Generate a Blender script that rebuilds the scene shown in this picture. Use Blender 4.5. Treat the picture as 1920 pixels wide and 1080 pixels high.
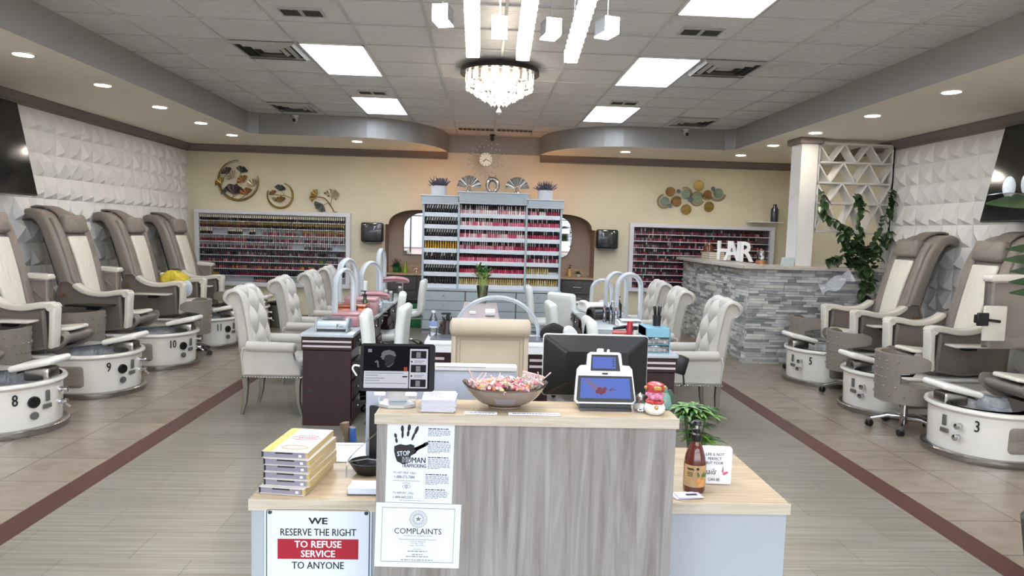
import bpy, bmesh, math, random
from mathutils import Matrix, Vector
from math import sin, cos, pi, radians as R
random.seed(7)
for _o in list(bpy.data.objects): bpy.data.objects.remove(_o)
SC = bpy.context.scene
COL = SC.collection

# ---------------------------------------------------------------- camera
EYE = Vector((0.0, 0.0, 1.66))
def _cam():
    yaw, pitch, roll, F = .0434, -.0807, .0292, 1275.4
    f = Vector((sin(yaw)*cos(pitch), cos(yaw)*cos(pitch), sin(pitch)))
    r0 = Vector((cos(yaw), -sin(yaw), 0)); u0 = r0.cross(f)
    r = r0*cos(roll)+u0*sin(roll); u = -r0*sin(roll)+u0*cos(roll)
    cd = bpy.data.cameras.new('camera'); cd.sensor_width = 36; cd.lens = F/1920*36
    cd.clip_start = .05; cd.clip_end = 200
    co = bpy.data.objects.new('camera', cd); COL.objects.link(co)
    M = Matrix((( r.x, u.x, -f.x, EYE.x), (r.y, u.y, -f.y, EYE.y), (r.z, u.z, -f.z, EYE.z), (0,0,0,1)))
    co.matrix_world = M
    SC.camera = co
_cam()

# ---------------------------------------------------------------- world, daylight, exposure
W = bpy.data.worlds.new('world'); SC.world = W; W.use_nodes = True
_bg = W.node_tree.nodes['Background']
_bg.inputs[0].default_value = (.86, .93, 1.0, 1); _bg.inputs[1].default_value = 4.6
SC.view_settings.view_transform = 'Standard'; SC.view_settings.look = 'None'
SC.view_settings.exposure = 0.27; SC.view_settings.gamma = 1.0; SC.view_settings.use_curve_mapping = False
try:
    SC.cycles.max_bounces = 8; SC.cycles.diffuse_bounces = 5; SC.cycles.glossy_bounces = 4
    SC.cycles.transmission_bounces = 6; SC.cycles.transparent_max_bounces = 12
    SC.cycles.caustics_reflective = False; SC.cycles.caustics_refractive = False
    SC.cycles.sample_clamp_indirect = 6; SC.cycles.use_denoising = True
except Exception: pass
def area(name, loc, rot, sx, sy, power, col=(1,1,1), portal=False):
    ld = bpy.data.lights.new(name, 'AREA'); ld.shape = 'RECTANGLE'; ld.size = sx; ld.size_y = sy
    ld.energy = power; ld.color = col
    try: ld.cycles.is_portal = portal
    except Exception: pass
    o = bpy.data.objects.new(name, ld); COL.objects.link(o); o.location = loc; o.rotation_euler = rot
    return o
area('daylight_portal', (.1, -1.62, 1.45), (-pi/2, 0, pi), 9.6, 2.7, 1, portal=True)
PANEL_E, DOWN_E, PEND_E, CHAND_E = 15, 175, 34, 8

# ---------------------------------------------------------------- materials
def s2l(c): return c/12.92 if c <= .04045 else ((c+.055)/1.055)**2.4
def hexc(h): return tuple(s2l(int(h[i:i+2],16)/255) for i in (0,2,4))+(1,)
_M = {}
def mat(name, col='808080', rough=.5, metal=0, var=0, vs=6, bump=0, bs=40, stretch=None, emit=0, alpha=1, trans=0, spec=.5, coat=0, ecol=None, sheen=0):
    if name in _M: return _M[name]
    m = bpy.data.materials.new(name); m.use_nodes = True; nt = m.node_tree; N = nt.nodes; L = nt.links
    b = N['Principled BSDF']; c = hexc(col) if isinstance(col, str) else col
    b.inputs['Base Color'].default_value = c; b.inputs['Roughness'].default_value = rough
    b.inputs['Metallic'].default_value = metal; b.inputs['Alpha'].default_value = alpha
    b.inputs['Transmission Weight'].default_value = trans; b.inputs['Specular IOR Level'].default_value = spec
    b.inputs['Coat Weight'].default_value = coat; b.inputs['Sheen Weight'].default_value = sheen
    if emit:
        b.inputs['Emission Color'].default_value = hexc(ecol) if ecol else c; b.inputs['Emission Strength'].default_value = emit
    tc = None
    if var or bump:
        tc = N.new('ShaderNodeTexCoord'); mp = N.new('ShaderNodeMapping'); L.new(tc.outputs['Object'], mp.inputs['Vector'])
        if stretch: mp.inputs['Scale'].default_value = stretch
    if var:
        n = N.new('ShaderNodeTexNoise'); n.inputs['Scale'].default_value = vs; n.inputs['Detail'].default_value = 6
        L.new(mp.outputs[0], n.inputs['Vector'])
        r = N.new('ShaderNodeValToRGB'); L.new(n.outputs['Fac'], r.inputs['Fac'])
        r.color_ramp.elements[0].position = .3; r.color_ramp.elements[1].position = .7
        r.color_ramp.elements[0].color = tuple(x*(1-var) for x in c[:3])+(1,)
        r.color_ramp.elements[1].color = tuple(min(1,x*(1+var)) for x in c[:3])+(1,)
        L.new(r.outputs[0], b.inputs['Base Color'])
    if bump:
        n2 = N.new('ShaderNodeTexNoise'); n2.inputs['Scale'].default_value = bs; n2.inputs['Detail'].default_value = 4
        L.new(mp.outputs[0], n2.inputs['Vector'])
        bp = N.new('ShaderNodeBump'); bp.inputs['Strength'].default_value = bump; bp.inputs['Distance'].default_value = .02
        L.new(n2.outputs['Fac'], bp.inputs['Height']); L.new(bp.outputs[0], b.inputs['Normal'])
    _M[name] = m; return m
def glassm(name, col='ffffff', rough=.02, mix=.75):
    """thin clear plastic or glass: mostly transparent with a glossy film"""
    if name in _M: return _M[name]
    m = bpy.data.materials.new(name); m.use_nodes = True; nt = m.node_tree; N = nt.nodes; L = nt.links
    N.remove(N['Principled BSDF']); out = N['Material Output']
    t = N.new('ShaderNodeBsdfTransparent'); t.inputs[0].default_value = hexc(col)
    g = N.new('ShaderNodeBsdfGlossy'); g.inputs['Roughness'].default_value = rough
    mx = N.new('ShaderNodeMixShader'); fr = N.new('ShaderNodeFresnel'); fr.inputs[0].default_value = 1.5
    ma = N.new('ShaderNodeMath'); ma.operation = 'ADD'; ma.inputs[1].default_value = (1-mix)*.3
    L.new(fr.outputs[0], ma.inputs[0]); L.new(ma.outputs[0], mx.inputs[0]); L.new(t.outputs[0], mx.inputs[1]); L.new(g.outputs[0], mx.inputs[2])
    L.new(mx.outputs[0], out.inputs[0]); _M[name] = m; return m
def emis(name, col, e): return mat(name, col, .4, emit=e)

# ---------------------------------------------------------------- mesh builder
I4 = Matrix.Identity(4)
def T(x=0,y=0,z=0): return Matrix.Translation((x,y,z))
def RX(a): return Matrix.Rotation(a,4,'X')
def RY(a): return Matrix.Rotation(a,4,'Y')
def RZ(a): return Matrix.Rotation(a,4,'Z')
def SCL(x,y,z): return Matrix.Diagonal((x,y,z,1))
_bxc = {}
def _rbox(sx,sy,sz,bv,seg):
    k = (round(sx,4),round(sy,4),round(sz,4),round(bv,4),seg)
    if k in _bxc: return _bxc[k]
    bm = bmesh.new(); bmesh.ops.create_cube(bm, size=1)
    for v in bm.verts: v.co = Vector((v.co.x*sx, v.co.y*sy, v.co.z*sz))
    b = min(bv, .49*min(sx,sy,sz))
    if b > 0: bmesh.ops.bevel(bm, geom=list(bm.edges), offset=b, segments=seg, profile=.5, affect='EDGES')
    bm.verts.index_update()
    r = ([v.co.copy() for v in bm.verts], [[v.index for v in f.verts] for f in bm.faces]); bm.free()
    _bxc[k] = r; return r
_txc = {}
def _text(body, bold=0, res=2):
    k = (body,bold)
    if k in _txc: return _txc[k]
    cu = bpy.data.curves.new('tmp','FONT'); cu.body = body; cu.size = 1; cu.align_x = 'CENTER'; cu.align_y = 'CENTER'
    cu.resolution_u = res; cu.offset = bold; cu.fill_mode = 'BOTH'
    o = bpy.data.objects.new('tmp', cu); COL.objects.link(o)
    dg = bpy.context.evaluated_depsgraph_get(); dg.update(); me = o.evaluated_get(dg).to_mesh()
    r = ([v.co.copy() for v in me.vertices], [list(p.vertices) for p in me.polygons])
    o.evaluated_get(dg).to_mesh_clear(); bpy.data.objects.remove(o); bpy.data.curves.remove(cu)
    _txc[k] = r; return r
class MB:
    def __init__(s, m=None): s.v=[]; s.f=[]; s.mi=[]; s.sm=[]; s.mats=[]; s.cur=0; s.M=I4; s.smooth=True; s.crease=False
    def mat(s, m):
        if m not in s.mats: s.mats.append(m)
        s.cur = s.mats.index(m); return s
    def add(s, vs, fs, M=None, smooth=True):
        Q = s.M @ M if M is not None else s.M; n = len(s.v); ident = Q == I4
        for p in vs: s.v.append(tuple(p) if ident else tuple(Q @ Vector(p)))
        for f in fs: s.f.append([i+n for i in f]); s.mi.append(s.cur); s.sm.append(smooth)
        return s
    def box(s, x0,x1,y0,y1,z0,z1, bv=0, seg=2, M=None):
        v,f = _rbox(abs(x1-x0),abs(y1-y0),abs(z1-z0),bv,seg); Q = T((x0+x1)/2,(y0+y1)/2,(z0+z1)/2)
        return s.add(v,f,(M@Q) if M is not None else Q, smooth=bv>0)
    def lathe(s, prof, n=24, M=None, smooth=True, a0=0, a1=2*pi, sx=1, sy=1, cap=True):
        """prof: (r,z) list, revolved about z"""
        full = abs(a1-a0-2*pi) < 1e-6; k = n if full else n+1; vs=[]; fs=[]
        for r,z in prof:
            for i in range(k):
                a = a0+(a1-a0)*i/n; vs.append((r*cos(a)*sx, r*sin(a)*sy, z))
        for j in range(len(prof)-1):
            for i in range(n):
                i2 = (i+1)%k if full else i+1
                fs.append([j*k+i, j*k+i2, (j+1)*k+i2, (j+1)*k+i])
        if full and cap and prof[0]!=prof[-1]:
            if prof[0][0] > 1e-5: fs.append(list(range(k))[::-1])
            if prof[-1][0] > 1e-5: fs.append([(len(prof)-1)*k+i for i in range(k)])
        return s.add(vs,fs,M,smooth)
    def cyl(s, p0, p1, r0, r1=None, n=12, smooth=True):
        p0=Vector(p0); p1=Vector(p1); r1 = r0 if r1 is None else r1; d=p1-p0
        Q = T(*p0) @ d.to_track_quat('Z','Y').to_matrix().to_4x4()
        return s.lathe([(r0,0),(r1,d.length)], n, Q, smooth)
    def sph(s, c, r, n=12, sx=1, sy=1, sz=1, M=None):
        pr = [(max(r*sin(pi*i/(n//2+2)),1e-6), -r*cos(pi*i/(n//2+2))) for i in range(n//2+3)]
        Q = T(*c) @ SCL(sx,sy,sz)
        return s.lathe(pr, n, (M@Q) if M is not None else Q)
    def prism(s, poly, z0, z1, M=None, smooth=False):
        n=len(poly); vs=[(x,y,z0) for x,y in poly]+[(x,y,z1) for x,y in poly]
        fs=[list(range(n))[::-1], [n+i for i in range(n)]]+[[i,(i+1)%n,n+(i+1)%n,n+i] for i in range(n)]
        return s.add(vs,fs,M,smooth)
    def loft(s, rings, cap=True, closed=True, M=None, smooth=True):
        n=len(rings[0]); vs=[p for r in rings for p in r]; fs=[]
        for j in range(len(rings)-1):
            for i in range(n if closed else n-1):
                i2=(i+1)%n; fs.append([j*n+i, j*n+i2, (j+1)*n+i2, (j+1)*n+i])
        if cap and closed: fs.append(list(range(n))[::-1]); fs.append([(len(rings)-1)*n+i for i in range(n)])
        return s.add(vs,fs,M,smooth)
    def tube(s, pts, r, n=8, M=None, closed=False, flat=1.0, up=None):
        pts=[Vector(p) for p in pts]; rr = r if isinstance(r,(list,tuple)) else [r]*len(pts); rings=[]; N=None
        for i,p in enumerate(pts):
            if closed: t=(pts[(i+1)%len(pts)]-pts[i-1])
            else: t = pts[min(i+1,len(pts)-1)]-pts[max(i-1,0)]
            t.normalize()
            if N is None:
                N = Vector(up) if up else (Vector((0,0,1)) if abs(t.z)<.9 else Vector((1,0,0)))
            N = N - t*N.dot(t); N.normalize(); B=t.cross(N)
            rings.append([p+N*rr[i]*cos(2*pi*k/n)+B*rr[i]*flat*sin(2*pi*k/n) for k in range(n)])
        if closed: rings.append(rings[0]); return s.loft(rings, cap=False, M=M)
        return s.loft(rings, M=M)
    def grid(s, fn, nu, nv, M=None, smooth=True):
        vs=[fn(i/nu,j/nv) for j in range(nv+1) for i in range(nu+1)]; k=nu+1
        fs=[[j*k+i,j*k+i+1,(j+1)*k+i+1,(j+1)*k+i] for j in range(nv) for i in range(nu)]
        return s.add(vs,fs,M,smooth)
    def text(s, body, size, M=None, bold=0, sx=1, ext=0):
        """text in the local xz plane facing -y, centred"""
        if bold > 0 and not ext:      # heavier strokes: the same outline laid down a hair apart
            d=bold*size*.75
            for i,(dx,dz) in enumerate(((-d,0),(d,0),(0,d*.6),(0,-d*.6),(-d*.5,0),(d*.5,0))): s.text(body,size,(M if M is not None else I4)@T(dx,-.00002*i,dz),0,sx)
            return s
        v,f = _text(body,max(bold,0)); Q = RX(pi/2) @ SCL(size*sx,size,1)
        Q = (M@Q) if M is not None else Q
        if not ext:
            return s.add(v,f,Q,False)
        n=len(v); ed={}
        for p in f:
            for a,b in zip(p,p[1:]+p[:1]): ed[(a,b)]=1
        vs=[(x,y,0) for x,y,_ in v]+[(x,y,-ext) for x,y,_ in v]
        fs=[list(p) for p in f]+[[i+n for i in p][::-1] for p in f]+[[b,a,a+n,b+n] for (a,b) in ed if (b,a) not in ed]
        return s.add(vs,fs,Q,False)
    def build(s, name, parent=None, label=None, cat=None, group=None, kind=None, loc=None, rz=0):
        me = bpy.data.meshes.new(name); me.from_pydata(s.v,[],s.f)
        for m in s.mats: me.materials.append(m)
        me.polygons.foreach_set('material_index', s.mi); me.polygons.foreach_set('use_smooth', s.sm)
        me.update()
        bm = bmesh.new(); bm.from_mesh(me); bmesh.ops.recalc_face_normals(bm, faces=bm.faces)
        for e in bm.edges:
            if len(e.link_faces)==2 and e.calc_face_angle(0) > .7: e.smooth = False
        bm.to_mesh(me); bm.free()
        o = bpy.data.objects.new(name, me); COL.objects.link(o)
        if parent: o.parent = parent
        return tag(o,label,cat,group,kind,loc,rz)
def tag(o,label=None,cat=None,group=None,kind=None,loc=None,rz=0):
    if label: o['label']=label
    if cat: o['category']=cat
    if group: o['group']=group
    if kind: o['kind']=kind
    if loc is not None: o.location=loc
    if rz: o.rotation_euler=(0,0,rz)
    return o
def thing(name,label,cat,loc=(0,0,0),rz=0,group=None):
    o=bpy.data.objects.new(name,None); o.empty_display_size=.1; COL.objects.link(o)
    return tag(o,label,cat,group,None,loc,rz)
def struct(mb,name): return mb.build(name,kind='structure')
KIDS={}
def kids(o): return [c for c in bpy.data.objects if c.parent is o]
def dup(o, loc, rz, label=None, group=None, parent=None):
    c=o.copy(); COL.objects.link(c)
    if parent is None: c.location=loc; c.rotation_euler=(0,0,rz)
    else: c.parent=parent
    if label: c['label']=label
    if group: c['group']=group
    for k in kids(o): dup(k,None,0,parent=c)
    return c
def bez(p, n=8):
    """Catmull-Rom through points"""
    P=[Vector(q) for q in p]; P=[P[0]*2-P[1]]+P+[P[-1]*2-P[-2]]; o=[]
    for i in range(1,len(P)-2):
        for k in range(n):
            t=k/n; a,b,c,d=P[i-1:i+3]
            o.append(.5*((2*b)+(c-a)*t+(2*a-5*b+4*c-d)*t*t+(3*b-a-3*c+d)*t**3))
    o.append(P[-2]); return o
def rrect(w,h,r,n=4):
    o=[]
    for cx,cy,a in ((w/2-r,h/2-r,0),(-w/2+r,h/2-r,pi/2),(-w/2+r,-h/2+r,pi),(w/2-r,-h/2+r,1.5*pi)):
        for k in range(n+1): o.append((cx+r*cos(a+pi/2*k/n), cy+r*sin(a+pi/2*k/n)))
    return o
def circ(cx,cy,r,n=20,ry=None,a0=0): return [(cx+r*cos(a0+2*pi*k/n), cy+(ry or r)*sin(a0+2*pi*k/n)) for k in range(n)]
# ================================================================ SETTING
XL, XR, YB, YF, ZC, ZS = -5.15, 5.48, 12.1, -1.7, 3.34, 3.03
def nodes(name, rough=.4):
    m = bpy.data.materials.new(name); m.use_nodes = True; _M[name]=m
    b = m.node_tree.nodes['Principled BSDF']; b.inputs['Roughness'].default_value = rough
    return m, m.node_tree, b
def brickmat(name, off, w, h, shift, c1, c2, cm, mortar, rough, streak, streakc, streakamt, bump=0, spec=.5):
    m, nt, b = nodes(name, rough); N, L = nt.nodes, nt.links; b.inputs['Specular IOR Level'].default_value = spec
    tc = N.new('ShaderNodeTexCoord'); mp = N.new('ShaderNodeMapping'); mp.inputs['Location'].default_value = (-off[0], -off[1], 0)
    L.new(tc.outputs['Object'], mp.inputs[0])
    br = N.new('ShaderNodeTexBrick'); br.offset = shift; br.inputs['Scale'].default_value = 1
    br.inputs['Brick Width'].default_value = w; br.inputs['Row Height'].default_value = h
    br.inputs['Mortar Size'].default_value = mortar; br.inputs['Mortar Smooth'].default_value = .1; br.inputs['Bias'].default_value = 0
    br.inputs['Color1'].default_value = hexc(c1); br.inputs['Color2'].default_value = hexc(c2); br.inputs['Mortar'].default_value = hexc(cm)
    L.new(mp.outputs[0], br.inputs['Vector'])
    ms = N.new('ShaderNodeMapping'); ms.inputs['Scale'].default_value = streak; L.new(tc.outputs['Object'], ms.inputs[0])
    nz = N.new('ShaderNodeTexNoise'); nz.inputs['Scale'].default_value = 1; nz.inputs['Detail'].default_value = 5; L.new(ms.outputs[0], nz.inputs['Vector'])
    rp = N.new('ShaderNodeValToRGB'); rp.color_ramp.elements[0].position = .32; rp.color_ramp.elements[1].position = .68
    rp.color_ramp.elements[0].color = hexc(streakc[0]); rp.color_ramp.elements[1].color = hexc(streakc[1]); L.new(nz.outputs['Fac'], rp.inputs[0])
    mx = N.new('ShaderNodeMix'); mx.data_type = 'RGBA'; mx.blend_type = 'MULTIPLY'; mx.inputs[0].default_value = streakamt
    L.new(br.outputs['Color'], mx.inputs[6]); L.new(rp.outputs[0], mx.inputs[7]); L.new(mx.outputs[2], b.inputs['Base Color'])
    if bump:
        bp = N.new('ShaderNodeBump'); bp.inputs['Strength'].default_value = bump; bp.inputs['Distance'].default_value = .004; bp.invert = True
        L.new(br.outputs['Fac'], bp.inputs['Height']); L.new(bp.outputs[0], b.inputs['Normal'])
    return m
planks = brickmat('floor_plank', (-2.025,3.314), .622,.3015,.5,'918D82','89857A','6A655C',.0022,.3,(1.3,46,1),('C2BDB2','FFFFFF'),.85,.3)
tileL = brickmat('floor_tile', (-3.031,3.882), .46,.4445,0,'95897A','8C8072','54493F',.0032,.24,(5,9,1),('E2DDD6','FFFFFF'),.7,.4)
tileR = brickmat('floor_tile_east', (3.291,3.882), .46,.4445,0,'95897A','8C8072','54493F',.0032,.24,(5,9,1),('E2DDD6','FFFFFF'),.7,.4)
strip = mat('floor_strip','452620',.45,var=.12,vs=14,spec=.3)
b = MB()
for m,x0,x1 in ((tileL,XL,-2.585),(strip,-2.585,-2.415),(planks,-2.415,2.675),(strip,2.675,2.85),(tileR,2.85,XR)):
    b.mat(m).box(x0,x1,YF,12.7,-.12,0)
struct(b,'floor')

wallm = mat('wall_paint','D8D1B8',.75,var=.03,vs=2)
soffm = mat('soffit_paint','F4EEDF',.75)
greym = mat('bulkhead_paint','918F8B',.38)
crownm = mat('crown_paint','7A706A',.5)
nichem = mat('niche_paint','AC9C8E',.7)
panelw = mat('relief_panel','E0DFDD',.45)
basem = mat('baseboard_tile','8D7763',.4)
# back wall with two arched niches
b = MB(wallm); b.mat(wallm)
NL, NR = (-1.74,-.60), (.84,1.98)
def quad(b,x0,x1,z0,z1,y): b.add([(x0,y,z0),(x1,y,z0),(x1,y,z1),(x0,y,z1)],[[0,1,2,3]],smooth=False)
quad(b,XL,NL[0],0,3.6,YB); quad(b,NL[1],NR[0],0,3.6,YB); quad(b,NR[1],XR,0,3.6,YB)
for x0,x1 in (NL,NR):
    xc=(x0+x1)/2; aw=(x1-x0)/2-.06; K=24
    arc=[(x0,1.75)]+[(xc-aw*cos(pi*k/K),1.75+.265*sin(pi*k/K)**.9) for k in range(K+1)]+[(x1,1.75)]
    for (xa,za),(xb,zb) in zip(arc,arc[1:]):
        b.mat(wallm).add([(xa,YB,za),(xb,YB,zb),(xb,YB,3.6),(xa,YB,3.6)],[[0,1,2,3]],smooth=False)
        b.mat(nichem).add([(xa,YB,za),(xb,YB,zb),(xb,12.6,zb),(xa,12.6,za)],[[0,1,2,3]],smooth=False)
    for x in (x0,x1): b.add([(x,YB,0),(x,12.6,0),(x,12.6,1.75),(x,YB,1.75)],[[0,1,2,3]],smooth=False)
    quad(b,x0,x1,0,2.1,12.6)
b.mat(greym); b.box(-.72,1.0,YB-.012,YB,3.03,3.6)
struct(b,'wall_back')
# relief side walls
def relief(b,x,sgn,y0,y1,z0,z1,c=.26):
    rnd=random.Random(3); ny=int((y1-y0)/c)+1; nz=int((z1-z0)/c)+1; dy=(y1-y0)/ny; dz=(z1-z0)/nz; mid={}
    def md(k,lo,hi):
        if k not in mid: mid[k]=rnd.uniform(lo,hi)
        return mid[k]
    for j in range(nz):
        for i in range(ny):
            ya,za=y0+i*dy,z0+j*dz
            def P(u,v,d): return (x+sgn*d, ya+u*dy, za+v*dz)
            def hz(jj): return P_(md((i,jj,'h'),.35,.65),jj-j,0 if jj in (0,nz) else md((i,jj,'hd'),.0,.012))
            def vt(ii): return P_(ii-i,md((ii,j,'v'),.25,.75),0 if ii in (0,ny) else md((ii,j,'vd'),.0,.022))
            P_=P
            q=[P(0,0,0),hz(j),P(1,0,0),vt(i+1),P(1,1,0),hz(j+1),P(0,1,0),vt(i)]
            if j%3==1:     # leaning shards: one tall sharp ridge from a low peak to a high corner
                a=P(rnd.uniform(.22,.34),.16,.062); c_=P(rnd.uniform(.66,.78),.30,.05)
            elif j%3==2:
                a=P(rnd.uniform(.3,.45),.72,.060); c_=P(rnd.uniform(.7,.8),.22,.056)
            else:
                a=P(rnd.uniform(.2,.3),.24,.064); c_=P(rnd.uniform(.62,.75),.62,.048)
            b.add(q+[a,c_],[[0,1,8],[7,0,8],[6,7,8],[5,6,8],[5,8,9],[1,9,8],[1,2,9],[2,3,9],[3,4,9],[4,5,9]],smooth=False)
b=MB(); b.mat(panelw); b.box(XL-.2,XL,YF,YB+.6,0,3.6); relief(b,XL,1,-1.5,12.06,.1,2.93); struct(b,'wall_left')
b=MB(); b.mat(wallm); b.box(XR,XR+.2,YF,YB+.6,0,3.6); b.mat(panelw); relief(b,XR,-1,-1.5,8.98,.1,2.93)
b.box(XR-.06,XR,8.98,9.1,0,3.03,.004); struct(b,'wall_right')
# street front with storefront glazing bars behind the camera
b=MB(); b.mat(wallm); b.box(XL-.2,XR+.2,YF-.15,YF,2.85,3.7); b.box(XL-.2,XR+.2,YF-.15,YF,-.1,.12); b.box(XL-.2,-4.75,YF-.15,YF,0,3); b.box(4.95,XR+.2,YF-.15,YF,0,3)
struct(b,'wall_front')
b=MB(); b.mat(mat('storefront_bar','3A3A3C',.4,.6))
for x in (-4.75,-2.9,-1.05,.8,2.65,4.45): b.box(x,x+.06,YF-.1,YF-.03,.12,2.85)
for z in (.12,2.2,2.79): b.box(-4.75,4.95,YF-.1,YF-.03,z,z+.06)
struct(b,'window_1')
b=MB(); b.mat(mat('car_park','7E625B',.8)); b.box(-60,60,-60,YF-.2,-.3,-.1); b.mat(mat('shop_wall','C7C9CC',.8)); b.box(-30,30,-46,-42,0,3.2)
struct(b,'exterior_street')
# ceiling
m,nt,bs_ = nodes('ceiling_tile',.28); N,L=nt.nodes,nt.links
tc=N.new('ShaderNodeTexCoord'); mp=N.new('ShaderNodeMapping'); mp.inputs['Scale'].default_value=(5,15,1); L.new(tc.outputs['Object'],mp.inputs[0])
nz=N.new('ShaderNodeTexNoise'); nz.inputs['Scale'].default_value=1.6; nz.inputs['Detail'].default_value=7; nz.inputs['Roughness'].default_value=.65; nz.inputs['Distortion'].default_value=.8; L.new(mp.outputs[0],nz.inputs['Vector'])
bp=N.new('ShaderNodeBump'); bp.inputs['Strength'].default_value=.8; bp.inputs['Distance'].default_value=.06; L.new(nz.outputs['Fac'],bp.inputs['Height']); L.new(bp.outputs[0],bs_.inputs['Normal'])
bs_.inputs['Base Color'].default_value=hexc('EDEEEE')
tbar=mat('ceiling_bar','C0C0BE',.45)
GX,GY,PX,PY=-1.7595,6.43,.629,.6175
b=MB(); b.mat(m); b.box(-3.6,3.9,YF,YB,ZC,ZC+.1); b.mat(tbar)
k=-4
while GX+k*PX<3.85:
    x=GX+k*PX
    if x>-3.55: b.box(x-.012,x+.012,YF,YB,ZC-.007,ZC+.01)
    k+=1
for k in range(-13,10): b.box(-3.55,3.85,GY+k*PY-.009,GY+k*PY+.009,ZC-.005,ZC+.01)
struct(b,'ceiling')
# lowered soffit ring
def ring(b,poly):
    n=len(poly); b.mat(soffm); b.add([(x,y,ZS) for x,y in poly],[list(range(n))],smooth=False)
    b.mat(greym); b.add([(x,y,ZS) for x,y in poly]+[(x,y,ZC+.2) for x,y in poly],[[i,(i+1)%n,n+(i+1)%n,n+i] for i in range(n)],smooth=False)
    b.mat(greym)
SY=10.5
pl=[(XL,YF),(-3.53,YF),(-3.53,SY-.12),(-3.41,SY),(-1.95,SY)]+[(-1.95+1.28*sin(pi/2*k/14),YB-(YB-SY)*cos(pi/2*k/14)) for k in range(1,15)]+[(XL,YB)]
b=MB(); ring(b,pl); struct(b,'trim_1')
pr_=[(XR,YF),(3.80,YF),(3.80,SY-.12),(3.68,SY),(2.25,SY)]+[(2.25-1.3*sin(pi/2*k/14),YB-(YB-SY)*cos(pi/2*k/14)) for k in range(1,15)]+[(XR,YB)]
b=MB(); ring(b,pr_); struct(b,'trim_2')
# crown
def crown(b,p0,p1,nx,ny):
    pf=[(0,0),(.10,0),(.10,-.025),(.085,-.035),(.05,-.08),(.02,-.095),(.02,-.12),(0,-.12)]
    b.loft([[(p[0]+nx*d,p[1]+ny*d,ZS+z) for d,z in pf] for p in (p0,p1)],smooth=False)
b=MB(); b.mat(crownm); crown(b,(XL,YF),(XL,YB),1,0); struct(b,'trim_3')
b=MB(); b.mat(crownm); crown(b,(XL,YB),(-.67,YB),0,-1); crown(b,(.95,YB),(XR,YB),0,-1); struct(b,'trim_4')
b=MB(); b.mat(crownm); crown(b,(XR,YF),(XR,YB),-1,0); struct(b,'trim_5')
b=MB(); b.mat(basem)
for x0,x1 in ((XL,NL[0]),(NR[1],XR)): b.box(x0,x1,YB-.015,YB,0,.11)
struct(b,'baseboard_back')

# ---------------------------------------------------------------- ceiling lamps, vents
whitem = mat('white_metal','E8E8E6',.4)
diff = emis('lamp_diffuser','E3EEFF',PANEL_E)
def panel_light(cx,y0,lab):
    t=thing('ceiling_panel_light',lab,'ceiling light',(cx,y0+.61,ZC),group='flat troffer panels in the tiled ceiling')
    f=MB(); f.mat(whitem)
    for x0,x1,a,c in ((-.3,.3,-.61,-.595),(-.3,.3,.595,.61),(-.3,-.286,-.61,.61),(.286,.3,-.61,.61)): f.box(x0,x1,a,c,-.014,-.001)
    f.build('frame',t); d=MB(); d.mat(diff); d.box(-.286,.286,-.595,.595,-.009,-.002); d.build('diffuser',t)
for cx in (-1.445,1.70):
    for y0,w in ((8.917,'first'),(6.45,'second'),(3.99,'third'),(1.53,'fourth'),(-.94,'fifth')):
        side = 'on the gold-capped rack side' if cx<0 else 'on the stone bar side'
        panel_light(cx,y0,f'white ceiling panel light {side}, {w} counted from the back wall')
dl = emis('downlight_lens','FFF9F0',DOWN_E)
def downlight(x,y,lab):
    t=thing('recessed_downlight',lab,'downlight',(x,y,ZS),group='round downlights in the lowered soffit')
    r=MB(); r.mat(whitem); r.lathe([(.075,-.001),(.092,-.001),(.092,-.006),(.075,-.010),(.075,-.001)],28); r.build('trim_ring',t)
    l=MB(); l.mat(dl); l.lathe([(.001,-.004),(.075,-.004)],28); l.build('lens',t)
ord_=['first','second','third','fourth','fifth','sixth','seventh','eighth']
for i,y in enumerate((10.71,9.56,8.38,7.17,5.98,4.78,3.58,2.38)):
    downlight(-3.88,y,f'round downlight along the gold-capped rack side, {ord_[i]} counted from the back wall')
for i,y in enumerate((11.02,9.77,8.52,7.26,6.02,4.8,3.6,2.4)):
    downlight(4.13,y,f'round downlight along the stone bar side, {ord_[i]} counted from the back wall')
downlight(-2.03,10.95,'lone round downlight in the soffit above the gold-capped polish rack')
downlight(2.26,11.1,'lone round downlight in the soffit above the dark red polish rack')
ventm=mat('vent_metal','B5B3AF',.45); ventd=mat('vent_dark','2C2B2A',.8)
def diffuser(x,y,lab):
    t=thing('ceiling_vent',lab,'vent',(x,y,ZC),group='square four-way air diffusers')
    f=MB(); f.mat(ventd); f.box(-.29,.29,-.29,.29,-.004,-.001); f.build('duct_opening',t)
    g=MB(); g.mat(ventm)
    for k,(r0,r1) in enumerate(((.305,.27),(.225,.195),(.15,.125),(.085,.0))):
        z0=-.012; z1=-.035
        a=[(-r0,-r0,z0),(r0,-r0,z0),(r0,r0,z0),(-r0,r0,z0)]; c=[(-r1,-r1,z1),(r1,-r1,z1),(r1,r1,z1),(-r1,r1,z1)]
        g.loft([a,c],cap=(r1==0),smooth=False)
    g.build('louvre',t)
diffuser(-2.075,6.74,'square air diffuser beside the second panel light, gold-capped rack side')
diffuser(-2.704,9.83,'small-looking square air diffuser near the back soffit, gold-capped polish rack side')
diffuser(2.33,6.74,'square ceiling air diffuser beside the panel light second from the back, stone bar side')
diffuser(2.958,9.83,'square air diffuser near the back soffit, stone bar side')
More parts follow.
